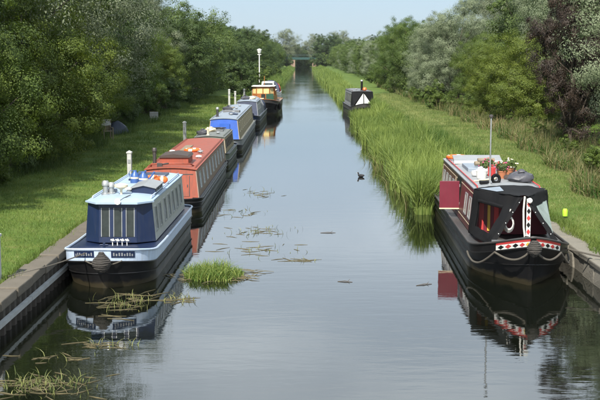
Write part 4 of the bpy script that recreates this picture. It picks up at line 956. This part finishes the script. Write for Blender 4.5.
def make_crown(H, Wd, z0, nl, ns, nleaf, leaf, aspect, mat, lobe=.34, droop=None, seed=0, flat=.8, power=.5, trunk_r=.16, subf=.42, wind=0):
    """lobes inside a crown envelope, twig clumps on every lobe, leaves on every clump"""
    global rng
    rng = np.random.default_rng(seed); rd = random.Random(seed)
    cz = (H + z0) / 2; hz = (H - z0) / 2
    C = []
    tries = 0
    while len(C) < nl and tries < 4000:
        tries += 1
        d = rng.normal(size=3); d /= np.linalg.norm(d); r = rng.random() ** .45
        p = np.array([d[0] * Wd / 2 * r, d[1] * Wd / 2 * r, cz + d[2] * hz * r])
        lr = min(Wd, H) * lobe * rng.uniform(.7, 1.15) * .6
        p[2] = max(p[2], z0 + lr * .4)
        if all(np.linalg.norm(p - q[0]) > (lr + q[1]) * .52 for q in C): C.append((p, lr))
    P = []; Nn = []; T = []
    for (p, lr) in C:
        lt = rng.uniform(-.12, .12)
        for d in fib(ns):
            d = d + rng.normal(size=3) * .35; d /= np.linalg.norm(d)
            q = p + d * lr * rng.uniform(.55, 1.12) * np.array([1, 1, flat])
            if q[2] < .15: q[2] = .15 + rng.random() * .4
            out_ = rng.random() < .2          # stray sprays that roughen the outline
            if out_: q = p + d * lr * rng.uniform(1.05, 1.24) * np.array([1, 1, .9]); q[2] = max(q[2], .15)
            sr = lr * subf * rng.uniform(.7, 1.3) * (.75 if out_ else 1); k = max(4, int(nleaf * rng.uniform(.6, 1.4)))
            e = rng.normal(size=(k, 3)); e /= np.linalg.norm(e, axis=1)[:, None]
            P.append(q + e * (rng.random((k, 1)) ** power) * sr * np.array([1, 1, flat])); Nn.append(e * .75 + d * .75 + np.array([0, 0, .35]))
            T.append(np.clip(.5 + lt + rng.uniform(-.2, .2) + rng.normal(size=k) * .18, 0, 1))
    P = np.concatenate(P); Nn = np.concatenate(Nn); T = np.concatenate(T)
    P[:, 2] = np.maximum(P[:, 2], .05)
    me = leaves('crown', P, Nn, leaf, aspect, T, mat, droop)
    g = MB(); top = z0 + (H - z0) * .75
    axis = [Vector((rd.uniform(-.1, .1) * z, rd.uniform(-.1, .1) * z, z)) * 1.0 for z in (0,)] 
    pts = [Vector((0, 0, -.3))]; rr = [trunk_r * 1.25]; K = 6
    for k in range(1, K + 1):
        z = top * k / K; pts.append(Vector((rd.uniform(-.06, .06) * z, rd.uniform(-.06, .06) * z, z))); rr.append(trunk_r * (1 - .85 * k / K))
    g.tube(pts, rr, 8)
    for (p, lr) in C:
        k = min(K - 1, max(1, int(K * (p[2] - .8) / top * .8))); a = pts[k]; b = Vector(p); m_ = a.lerp(b, .5) + Vector((0, 0, -.12 * (b - a).length))
        g.tube([a, m_, b], [rr[k] * .55, rr[k] * .38, .02], 5)
    return me, g.mesh('trunk', mt['bark'], True)

LOOK = dict(olive='olive green', yellow='yellow green', ash='grey green', dark='dark green', mid='mid green', willow='silvery', shrub='olive', darkshrub='dark')
VAR = {}
def var(key, **k): VAR[key] = make_crown(seed=sum(map(ord, key)) * 7, **k)
var('olive', H=9.5, Wd=8.0, z0=.2, nl=30, ns=24, nleaf=290, leaf=.078, aspect=.55, mat=lf['olive'])
var('yellow', H=7.2, Wd=6.6, z0=.1, nl=28, ns=24, nleaf=280, leaf=.075, aspect=.55, mat=lf['yellow'])
var('ash', H=12, Wd=8.5, z0=1.5, nl=32, ns=24, nleaf=270, leaf=.09, aspect=.36, mat=lf['ash'], droop=(0, 0, -.5))
var('dark', H=11, Wd=8.0, z0=.2, nl=30, ns=24, nleaf=100, leaf=.145, aspect=.55, mat=lf['dark'])
var('mid', H=10, Wd=7.5, z0=.3, nl=28, ns=22, nleaf=100, leaf=.145, aspect=.55, mat=lf['mid'])
var('willow', H=9.0, Wd=7.2, z0=.2, nl=38, ns=26, nleaf=200, leaf=.095, aspect=.28, mat=lf['silver'], droop=(.6, 0, -.6), lobe=.26)
var('purple', H=9.5, Wd=4.6, z0=.1, nl=30, ns=22, nleaf=190, leaf=.075, aspect=.5, mat=lf['purple'], lobe=.36)
var('shrub', H=2.4, Wd=3.0, z0=.05, nl=12, ns=18, nleaf=90, leaf=.085, aspect=.55, mat=lf['olive'], trunk_r=.05)
var('darkshrub', H=2.8, Wd=3.2, z0=.05, nl=12, ns=18, nleaf=90, leaf=.09, aspect=.55, mat=lf['dark'], trunk_r=.05)

def tree(kind, x, y, label, s=1.0, sz=1.0, rz=None, group=None, name='tree', cat='tree'):
    o = thing(name, label, cat, (x, y, ground_z(max(-2400, x), min(y, 519))), random.uniform(0, 6.28) if rz is None else rz, group)
    cm, tm = VAR[kind]
    link('crown', cm, o, scale=(s, s, s * sz)); link('trunk', tm, o, scale=(s, s, s * sz))
    return o

# left hedge line, nearest trees each with their own look
tree('olive', -12.6, 36.5, 'broad olive green tree overhanging the mown bank where the shade starts', .95)
tree('yellow', -11.6, 45.5, 'rounded yellow green tree between the olive tree and the tarpaulin', 1.0)
tree('ash', -14.8, 48.5, 'tall grey green ash rising behind the rounded yellow green tree', 1.35)
tree('olive', -12.8, 30.0, 'spreading olive tree shading the start of the mown bank', .9, rz=2.1)
tree('dark', -17.0, 39.5, 'dark tall tree filling the hedge behind the olive trees', 1.5)
tree('yellow', -12.0, 53.0, 'yellow green tree just before the garden chair', .95, rz=1.0)
tree('dark', -13.5, 59.0, 'dark green tree with low boughs behind the garden chair', .95)
tree('ash', -15.0, 66.0, 'pale leaved ash above the blue grey tarpaulin', 1.35, rz=2.4)
tree('mid', -13.8, 74.0, 'leafy green tree behind the pale crate', .9)
tree('olive', -14.2, 83.0, 'olive tree past the pale crate', .85, rz=.7)
tree('yellow', -12.6, 92.0, 'light green bushy tree at the far end of the lawn', .8, rz=3.0)
tree('ash', -15.5, 95.0, 'grey green ash behind the light green bushy tree', .98, rz=4.0)
for k, (x, y) in enumerate(((-10.9, 37.5), (-11.4, 42.0), (-11.5, 49.5), (-11.8, 56.0), (-12.0, 63.0), (-12.2, 70.0), (-11.8, 81.5), (-11.2, 88.5))):
    tree('darkshrub' if k % 2 else 'shrub', x, y, 'low %s shrub at the foot of the hedge above the mown bank' % LOOK['darkshrub' if k % 2 else 'shrub'], random.uniform(.75, 1.1), rz=k, group='shrubs at the foot of the left hedge', name='shrub', cat='shrub')
for k in range(16):
    y = 26 + k * 7.2 + random.uniform(-2, 2); kd = ('dark', 'mid', 'ash', 'dark')[k % 4]
    tree(kd, -21 + random.uniform(-1.5, 1.5), y, 'tall %s tree in the second row behind the left hedge' % LOOK[kd], random.uniform(1.0, 1.2) * (1.5 if y < 84 else 1.0), group='trees in the second row on the left bank')
kk = ('dark', 'mid', 'olive', 'dark', 'dark', 'mid')
y = 103.0; k = 0
while y < 478:
    s = random.uniform(.78, 1.0); x = -12.6 + random.uniform(-1.2, .8) + (1.0 if y > 200 else 0)
    tree(kk[k % 6], x, y, '%s waterside tree in the row beyond the moorings on the lamp post bank' % LOOK[kk[k % 6]], s, group='trees lining the far left bank')
    if k % 2: tree(kk[(k + 2) % 6], x - 7, y + 3, 'taller %s tree behind the waterside row on the lamp post bank' % LOOK[kk[(k + 2) % 6]], s * 1.15, group='trees behind the far left row')
    y += 6.5 + y * .014; k += 1
for k in range(14):
    y = 124 + k * 11 + random.uniform(-3, 3); tree('shrub' if k % 3 else 'darkshrub', -7.6 + random.uniform(-.8, .6), y, 'rounded %s bush overhanging the water beyond the lamp post' % LOOK['shrub' if k % 3 else 'darkshrub'], random.uniform(.9, 1.5), group='bushes at the far left water edge', name='shrub', cat='shrub')

# right hedge
tree('willow', 14.7, 43.0, 'silver willow towering over the tall weeds nearest the black narrowboat', 1.1, 1.1, rz=0.0)
tree('purple', 12.3, 51.0, 'narrow dark purple tree between the silver willow and the yellow bush', .74, 1.4)
tree('willow', 16.5, 56.0, 'pale willow rising behind the purple tree', 1.15, 1.1, rz=2.0)
tree('yellow', 14.2, 70.0, 'dense rounded yellow green bush beside the purple tree', .86, .92, rz=4.2)
tree('yellow', 13.4, 77.5, 'yellow green bush adjoining the dense rounded one', .72, .95, rz=5.0)
tree('willow', 18.0, 76.0, 'tall silver willow behind the yellow green bushes', 1.25, 1.1, rz=3.0)
tree('willow', 14.0, 101.0, 'wind swept silver willow arching over the bank', 1.05, 1.0, rz=1.0)
tree('willow', 13.0, 110.0, 'smaller silver willow leaning away from the wind swept one', .85, 1.0, rz=.4)
tree('mid', 18.5, 90.0, 'green tree filling the gap between two willows', 1.05)
tree('ash', 19.0, 108.0, 'grey green tree behind the wind swept willow', 1.0)
tree('olive', 14.4, 88.0, 'olive bush low between the yellow bushes and the wind swept willow', .62)
for k in range(12):
    tree(('mid', 'willow', 'ash')[k % 3], 24 + random.uniform(-2, 2), 38 + k * 8, 'tall %s tree in the second row behind the right hedge' % LOOK[('mid', 'willow', 'ash')[k % 3]], random.uniform(1.0, 1.2), group='trees in the second row on the right bank')
y = 120.0; k = 0
kk = ('willow', 'mid', 'olive', 'mid', 'willow', 'olive')
while y < 480:
    s = random.uniform(.72, .92); x = 13.8 + random.uniform(-.8, 1.2)
    tree(kk[k % 6], x, y, 'bushy %s tree in the row beyond the reed fringed narrowboat' % LOOK[kk[k % 6]], s, group='trees lining the far right bank')
    if k % 2: tree(kk[(k + 1) % 6], x + 6.5, y + 3, 'taller %s tree behind the row beyond the reed fringed narrowboat' % LOOK[kk[(k + 1) % 6]], s * 1.1, group='trees behind the far right row')
    y += 6.5 + y * .014; k += 1
for k in range(12):
    tree('shrub', 11.8 + random.uniform(-.6, .8), 92 + k * 9 + random.uniform(-2, 2), 'low scrubby bush at the hedge foot beyond the yellow bushes', random.uniform(.6, 1.0), group='scrub along the right hedge', name='shrub', cat='shrub')
for k in range(26):
    x = -62 + k * 4.8 + random.uniform(-1, 1); tree(('dark', 'mid', 'ash')[k % 3], x, 540 + random.uniform(-15, 45), 'distant %s tree closing the view behind the green bridge' % LOOK[('dark', 'mid', 'ash')[k % 3]], random.uniform(1.15, 1.55), group='distant trees behind the bridge')

for k in range(8):
    tree(('mid', 'dark')[k % 2], -12 + k * 3.4, 612 + random.uniform(0, 20), 'low %s tree seen through the opening under the green bridge' % LOOK[('mid', 'dark')[k % 2]], random.uniform(.7, .9), group='trees seen under the bridge')
for (x, y, kd) in ((-9.6, 481, 'shrub'), (-8.0, 478, 'darkshrub'), (7.2, 480, 'shrub'), (8.8, 477, 'shrub'), (6.2, 474, 'darkshrub')):
    tree(kd, x, y, '%s bush against the %s end of the green bridge' % (LOOK[kd], 'brick' if x < 0 else 'reed fringed'), 2.2, group='bushes at the bridge ends', name='shrub', cat='shrub')
for k in range(14):
    y = 33 + k * 5 + random.uniform(-1.5, 1.5); x = float(np.interp(y, [24, 30, 45, 60, 90, 140], [8.2, 8.7, 10.2, 11.0, 11.4, 11.0])) + random.uniform(.9, 2.4)
    tree('shrub', x, y, 'small bramble bush among the straw coloured weeds', random.uniform(.35, .6), group='brambles among the right bank weeds', name='shrub', cat='shrub')

# ------------------------------------------------------------------ grass, reeds, weeds, floating plants
def blades(name, pts, h, wd, lean, mat, seg=3, tint=None, dirs=None, spread=1.0):
    n = len(pts); a = rng.uniform(0, 2 * math.pi, n); d = np.stack([np.cos(a), np.sin(a), np.zeros(n)], 1)
    if dirs is not None: d = d * spread + dirs; d /= np.linalg.norm(d, axis=1)[:, None] + 1e-9
    fa = rng.uniform(0, 2 * math.pi, n); s = np.stack([np.cos(fa), np.sin(fa), np.zeros(n)], 1)
    h = np.broadcast_to(h, (n,)); lean = np.broadcast_to(lean, (n,)); wd = np.broadcast_to(wd, (n,))
    rows = []
    for k in range(seg + 1):
        t = k / seg
        c_ = pts + d * (lean * h * t ** 2)[:, None]; c_ = c_.copy(); c_[:, 2] += h * t * (1 - .35 * lean * t)
        ww = wd * (1 - t ** 1.6) * .5 + .0008
        rows.append((c_ - s * ww[:, None], c_ + s * ww[:, None]))
    v = np.empty((n, seg, 4, 3))
    for k in range(seg):
        v[:, k, 0] = rows[k][0]; v[:, k, 1] = rows[k][1]; v[:, k, 2] = rows[k + 1][1]; v[:, k, 3] = rows[k + 1][0]
    if tint is None: tint = rng.random(n)
    return np_mesh(name, v.reshape(-1, 3), 4, mat, np.repeat(tint, seg))
def zarr(x, y): return np.array([ground_z(float(a), float(b)) for a, b in zip(x, y)])
def noise_arr(x, y, s, o=0): return np.array([noise.noise(Vector((a * s, b * s, o))) for a, b in zip(x, y)])
rng = np.random.default_rng(5)
def lawn(name, label, n, x0, x1, y0, y1, cat='grass', mat='lawn'):
    u = rng.random(n); y = y0 * (y1 / y0) ** u; x = rng.uniform(x0, x1, n)
    k_ = noise_arr(x, y, .8, 14) + noise_arr(x, y, 3.0, 15) * .5 + rng.uniform(-.25, .25, n) < .38; x, y = x[k_], y[k_]; n = len(x)
    p = np.stack([x, y, zarr(x, y) - .01], 1); sc_ = np.sqrt(y / 30)
    tn = np.clip(.42 + .45 * np.exp(-((x - 9.0 - .25 * np.sin(y * .2)) / .28) ** 2) + noise_arr(x, y, .5, 4) * .7 + noise_arr(x, y, 2.1, 8) * .4 + rng.normal(size=n) * .25, 0, 1)
    o = link(name, blades(name, p, rng.uniform(.05, .12, n) * sc_, .012 * sc_, rng.uniform(.2, .8, n), lf[mat], 1, tn))
    tag(o, label, cat, kind='stuff')
lawn('lawn_grass', 'short mown green grass on the mooring bank', 130000, -12.5, -6.12, 19, 125)
lawn('bank_grass', 'short green grass on the path beside the stone quay', 120000, 7.05, 12.5, 22, 135, mat='path')

def reed_bed(name, label, n, xf, y0, y1, hmin, hmax, mat, tintc=.5, wmul=1.0, seg=4, lmax=.8):
    u = rng.random(n); y = y0 * (y1 / y0) ** u; a, b = xf(y); x = a + (b - a) * rng.random(n)
    # clumping
    keep = noise_arr(x, y, .7, 1) + rng.uniform(-.6, .6, n) > -.35; x, y = x[keep], y[keep]; n = len(x)
    z = np.maximum(zarr(x, y), -.05)
    p = np.stack([x, y, z], 1)
    hh = rng.uniform(hmin, hmax, n) * (1 + .25 * (name == 'reed_bed') * (y < 62)) * (1 + .25 * noise_arr(x, y, .25, 7)); sc_ = np.sqrt(np.maximum(1, y / 40))
    tn = np.clip(tintc + noise_arr(x, y, .3, 2) * .5 + rng.normal(size=n) * .2, 0, 1)
    o = link(name, blades(name, p, hh, .028 * sc_ * wmul, rng.uniform(.05, lmax, n) ** 1.2, mat, seg, tn, np.array([.35, -.25, 0])))
    return tag(o, label, 'plants', kind='stuff')
def rx(y):
    lo = 3.75 + .35 * (y > 60) * np.minimum(1, (y - 60) / 40) + .25 * np.sin(y * .55) + .15 * np.sin(y * 1.7)
    lo = np.where((y > 92) & (y < 109), 5.9, lo); lo = np.where(y < 38.4, np.minimum(lo, 3.7), lo)
    hi = np.where(y < 38.4, 4.25, 6.2 - .25 * np.sin(y * .4))
    return lo, hi
reed_bed('reed_bed', 'tall yellow green reeds lining the right water edge', 60000, rx, 36.2, 200, .75, 1.3, lf['reed'], .5, 1.2)
reed_bed('reed_bed', 'reeds narrowing the far canal on both sides up to the bridge', 14000, lambda y: (np.where(rng.random(len(y)) < .7, 3.6, -6.8), np.where(rng.random(len(y)) < .7, 6.8, -5.0)), 200, 480, 1.0, 1.7, lf['reed'], .45) if False else None
reed_bed('reed_bed', 'distant reeds along the right water edge up to the bridge', 12000, lambda y: (3.7 - y * .0015, 6.8 + y * 0), 200, 480, 1.1, 1.8, lf['reed'], .5, 1.3, 3)
reed_bed('reed_bed', 'distant reeds along the left water edge beyond the lamp post', 12000, lambda y: (-6.6 + y * 0, -4.7 + y * .0006), 122, 480, .8, 1.5, lf['reed'], .3, 1.3, 3)
reed_bed('reed_bed', 'thin reeds on the right bank edge behind the black narrowboat', 5000, lambda y: (6.5 + y * 0, 7.2 + y * 0), 36, 60, .5, 1.0, lf['reed'], .4)
n = 46; yy = rng.uniform(37, 56, n); pts = np.stack([rx(yy)[0] - rng.uniform(-.05, .5, n), yy, np.full(n, -.05)], 1)
tag(link('stray_reeds', blades('stray_reeds', pts, rng.uniform(.6, 1.4, n), .022, rng.uniform(.6, 1.3, n), lf['weed'], 4, rng.random(n), np.array([-.9, -.2, 0]))), 'few bent straw coloured reeds leaning out over the water', 'plants', kind='stuff')
def wx(y):
    lo = np.interp(y, [24, 30, 45, 60, 90, 140], [8.2, 8.7, 10.2, 11.0, 11.4, 11.0]); return lo + .35 * np.sin(y * .8), lo + 3.2
reed_bed('tall_weeds', 'tall straw coloured weeds and grasses in front of the right hedge', 42000, wx, 26, 170, .3, 1.15, lf['weed'], .45, .8, 3, 1.5)
reed_bed('tall_weeds', 'green nettles and long grass among the straw coloured weeds', 30000, wx, 26, 170, .3, .95, lf['reed'], .1, 1.2, 3, 1.4)
reed_bed('rough_grass', 'rough dark grass under the left hedge', 26000, lambda y: (-13 + y * 0, -10.2 - .004 * y + .5 * np.sin(y * .6)), 28, 125, .2, .6, lf['mid'], .35, .7, 2)
reed_bed('rough_grass', 'long grass tufts along the top of the right bank', 16000, lambda y: (6.6 + y * 0, 7.5 + .4 * np.sin(y)), 38, 160, .15, .45, lf['reed'], .3, .6, 2)
# unmown edges along the copings
reed_bed('edge_grass', 'tufts of grass leaning over the worn concrete coping', 12000, lambda y: (-6.3 + y * 0, -5.98 + .09 * np.sin(y * 2.3)), 17, 100, .08, .22, lf['lawn'], .4, .5, 2)
reed_bed('edge_grass', 'tufts of grass leaning over the stone quay coping', 8000, lambda y: (7.0 + .1 * np.sin(y * 2.1), 7.4 + .06 * np.sin(y * 3)), 17, 36, .08, .25, lf['lawn'], .4, .5, 2)

def floaters(name, label, n, cx, cy, rx_, ry_, ln, green, mat, tintc=.6, up=0, cat='floating weed', kind='stuff', jit=1.0):
    """dead stems lying on the water with a few leaves sticking up"""
    g = MB()
    for k in range(n):
        x = cx + random.gauss(0, rx_ * .5); y = cy + random.gauss(0, ry_ * .5); a = random.gauss(.15, .8 * jit); l = random.uniform(.4, 1) * ln
        d = Vector((math.cos(a), math.sin(a), 0)); p = Vector((x, y, .006)); bend = Vector((-d.y, d.x, 0)) * random.uniform(-.1, .1) * l
        g.tube([p - d * l / 2, p + bend, p + d * l / 2], [.004, .008, .003], 4)
    o = tag(g.build(name, mt['stem']), label, cat, kind=kind)
    m = max(4, int(green)); pts = np.stack([cx + rng.normal(size=m) * rx_ * .45, cy + rng.normal(size=m) * ry_ * .45, np.zeros(m)], 1)
    o2 = link('weed_leaf_mass', blades('weed_leaf_mass', pts, rng.uniform(.03, .22, m) * (1 + up), .015, rng.uniform(.3, 1.15, m), mat, 3, np.clip(tintc + rng.normal(size=m) * .25, 0, 1)), o)
    o2['kind'] = 'stuff'
    return o
def pick(px, py, z=0.0):
    u = (px - 300) / FPX; v = (200 - py) / FPX
    d = Vector((u, math.cos(PITCH) + v * math.sin(PITCH), -math.sin(PITCH) + v * math.cos(PITCH))); d.rotate(Matrix.Rotation(YAW, 3, 'Z'))
    t = (z - CAMH) / d.z; return d.x * t, d.y * t
# big green floating clump
cx, cy = pick(214, 276)
n = 1500; r = rng.random(n) ** .5; a = rng.uniform(0, 6.28, n)
pts = np.stack([cx + r * np.cos(a) * .72, cy + r * np.sin(a) * .75, np.zeros(n)], 1)
hh = rng.uniform(.2, .62, n) * (1 - .45 * r) * np.where(pts[:, 0] > cx + .35, .6, 1)
cl_ = thing('reed_clump', 'bright green grassy clump floating off the navy narrowboat', 'reed clump', (cx, cy, 0))
o = link('leaves', blades('leaves', pts - np.array([cx, cy, 0]), hh, .02, rng.uniform(.2, 1.3, n), lf['clump'], 4, np.clip(rng.normal(size=n) * .35 + .5, 0, 1)), cl_); o['kind'] = 'stuff'
g = MB()
for k in range(90):
    a = random.gauss(0, .7); x = random.gauss(.1, .45); y = random.gauss(-.1, .3); l = random.uniform(.2, .6); d = Vector((math.cos(a), math.sin(a), 0)) * l / 2; p = Vector((x, y, .015)); g.tube([p - d, p + Vector((0, 0, .02)), p + d], [.005, .011, .004], 4)
o = g.build('dead_stems', mt['stem'], cl_); o['kind'] = 'stuff'
for i, (px, py, n, rx_, ry_, ln, gr, tc, lb) in enumerate((
        (42, 385, 60, .95, .6, .5, 190, .3, 'mat of dead reeds with green shoots floating off the bare piling'),
        (128, 303, 30, .7, 1.0, .8, 90, .6, 'loose straw coloured reeds floating under the navy bow'),
        (108, 345, 14, .6, .35, .5, 26, .6, 'thin raft of reed shoots floating in the navy boat reflection'),
        (60, 357, 14, .7, .3, .35, 10, .6, 'scraps of weed floating between the piling and the navy bow'),
        (180, 300, 14, .35, .5, .5, 30, .75, 'straw reeds floating beside the bright green clump'),
        (258, 250, 18, 1.1, .9, .6, 26, .5, 'broken reed stems drifting past the bright green clump'),
        (262, 232, 18, 1.2, 1.1, .5, 60, .5, 'brown weed patches drifting off the red narrowboat'),
        (240, 213, 14, .9, 1.2, .5, 24, .5, 'thin brown stems drifting beside the red narrowboat hull'),
        (262, 194, 16, 1.0, 1.6, .6, 16, .5, 'far scattering of floating stems off the grey green narrowboat'),
        (300, 260, 10, .6, .3, .8, 8, .4, 'curved stem with weed drifting farthest into open water'))):
    x, y = pick(px, py); floaters('floating_weed', lb, n, x, y, rx_, ry_, ln, gr, lf['float'], tc)
for (px, py, l, a, lb) in ((345, 282, .35, -.2, 'small brown stick floating in mid canal'), (424, 285, .42, .45, 'dark twig floating close to the black narrowboat'), (328, 233, .45, .05, 'short stick drifting beyond the weed patches')):
    x, y = pick(px, py); d = Vector((math.cos(a), math.sin(a), 0)) * l / 2; p = Vector((x, y, .005))
    g = MB(); g.tube([p - d, p + Vector((0, .02, .012)), p + d], [.006, .012, .005], 6); g.tube([p + d * .3, p + d * .5 + Vector((.03, .08, .05))], [.008, .003], 5); tag(g.build('stick', mt['bark']), lb, 'stick')

# coot on the water
x, y = pick(361, 177)
cb = thing('coot', 'small black coot with white beak swimming near the reeds', 'bird', (x, y, 0), R(150)); cb.scale = (.85, .85, .85)
st = [(-.20, .10, .012), (-.15, .09, .05), (-.05, .07, .085), (.06, .065, .085), (.12, .08, .06), (.145, .13, .04), (.15, .18, .036), (.165, .205, .042), (.195, .205, .034), (.215, .198, .012)]
MB().tube([(a, 0, b) for a, b, _ in st], [r for *_, r in st], 10).build('body', mt['bird'], cb, smooth=True)
MB().tube([(.205, 0, .20), (.235, 0, .193), (.255, 0, .186)], [.016, .012, .003], 8).build('beak', mt['beak'], cb, smooth=True)
for k, (px, py) in enumerate(((300, 216),)):
    pass

# thin summer haze over the whole place
hz = MB().box((0, 2000, 10), (5600, 4300, 24.6)).build('haze', None)
hm = bpy.data.materials.new('haze_air'); hm.use_nodes = True; N = hm.node_tree.nodes; N.remove(N['Principled BSDF'])
pv_ = N.new('ShaderNodeVolumePrincipled'); pv_.inputs['Color'].default_value = (.86, .92, 1, 1); pv_.inputs['Density'].default_value = 0.00006; pv_.inputs['Anisotropy'].default_value = 0.2
hm.node_tree.links.new(pv_.outputs[0], N['Material Output'].inputs['Volume']); hz.data.materials.append(hm); hz['kind'] = 'stuff'
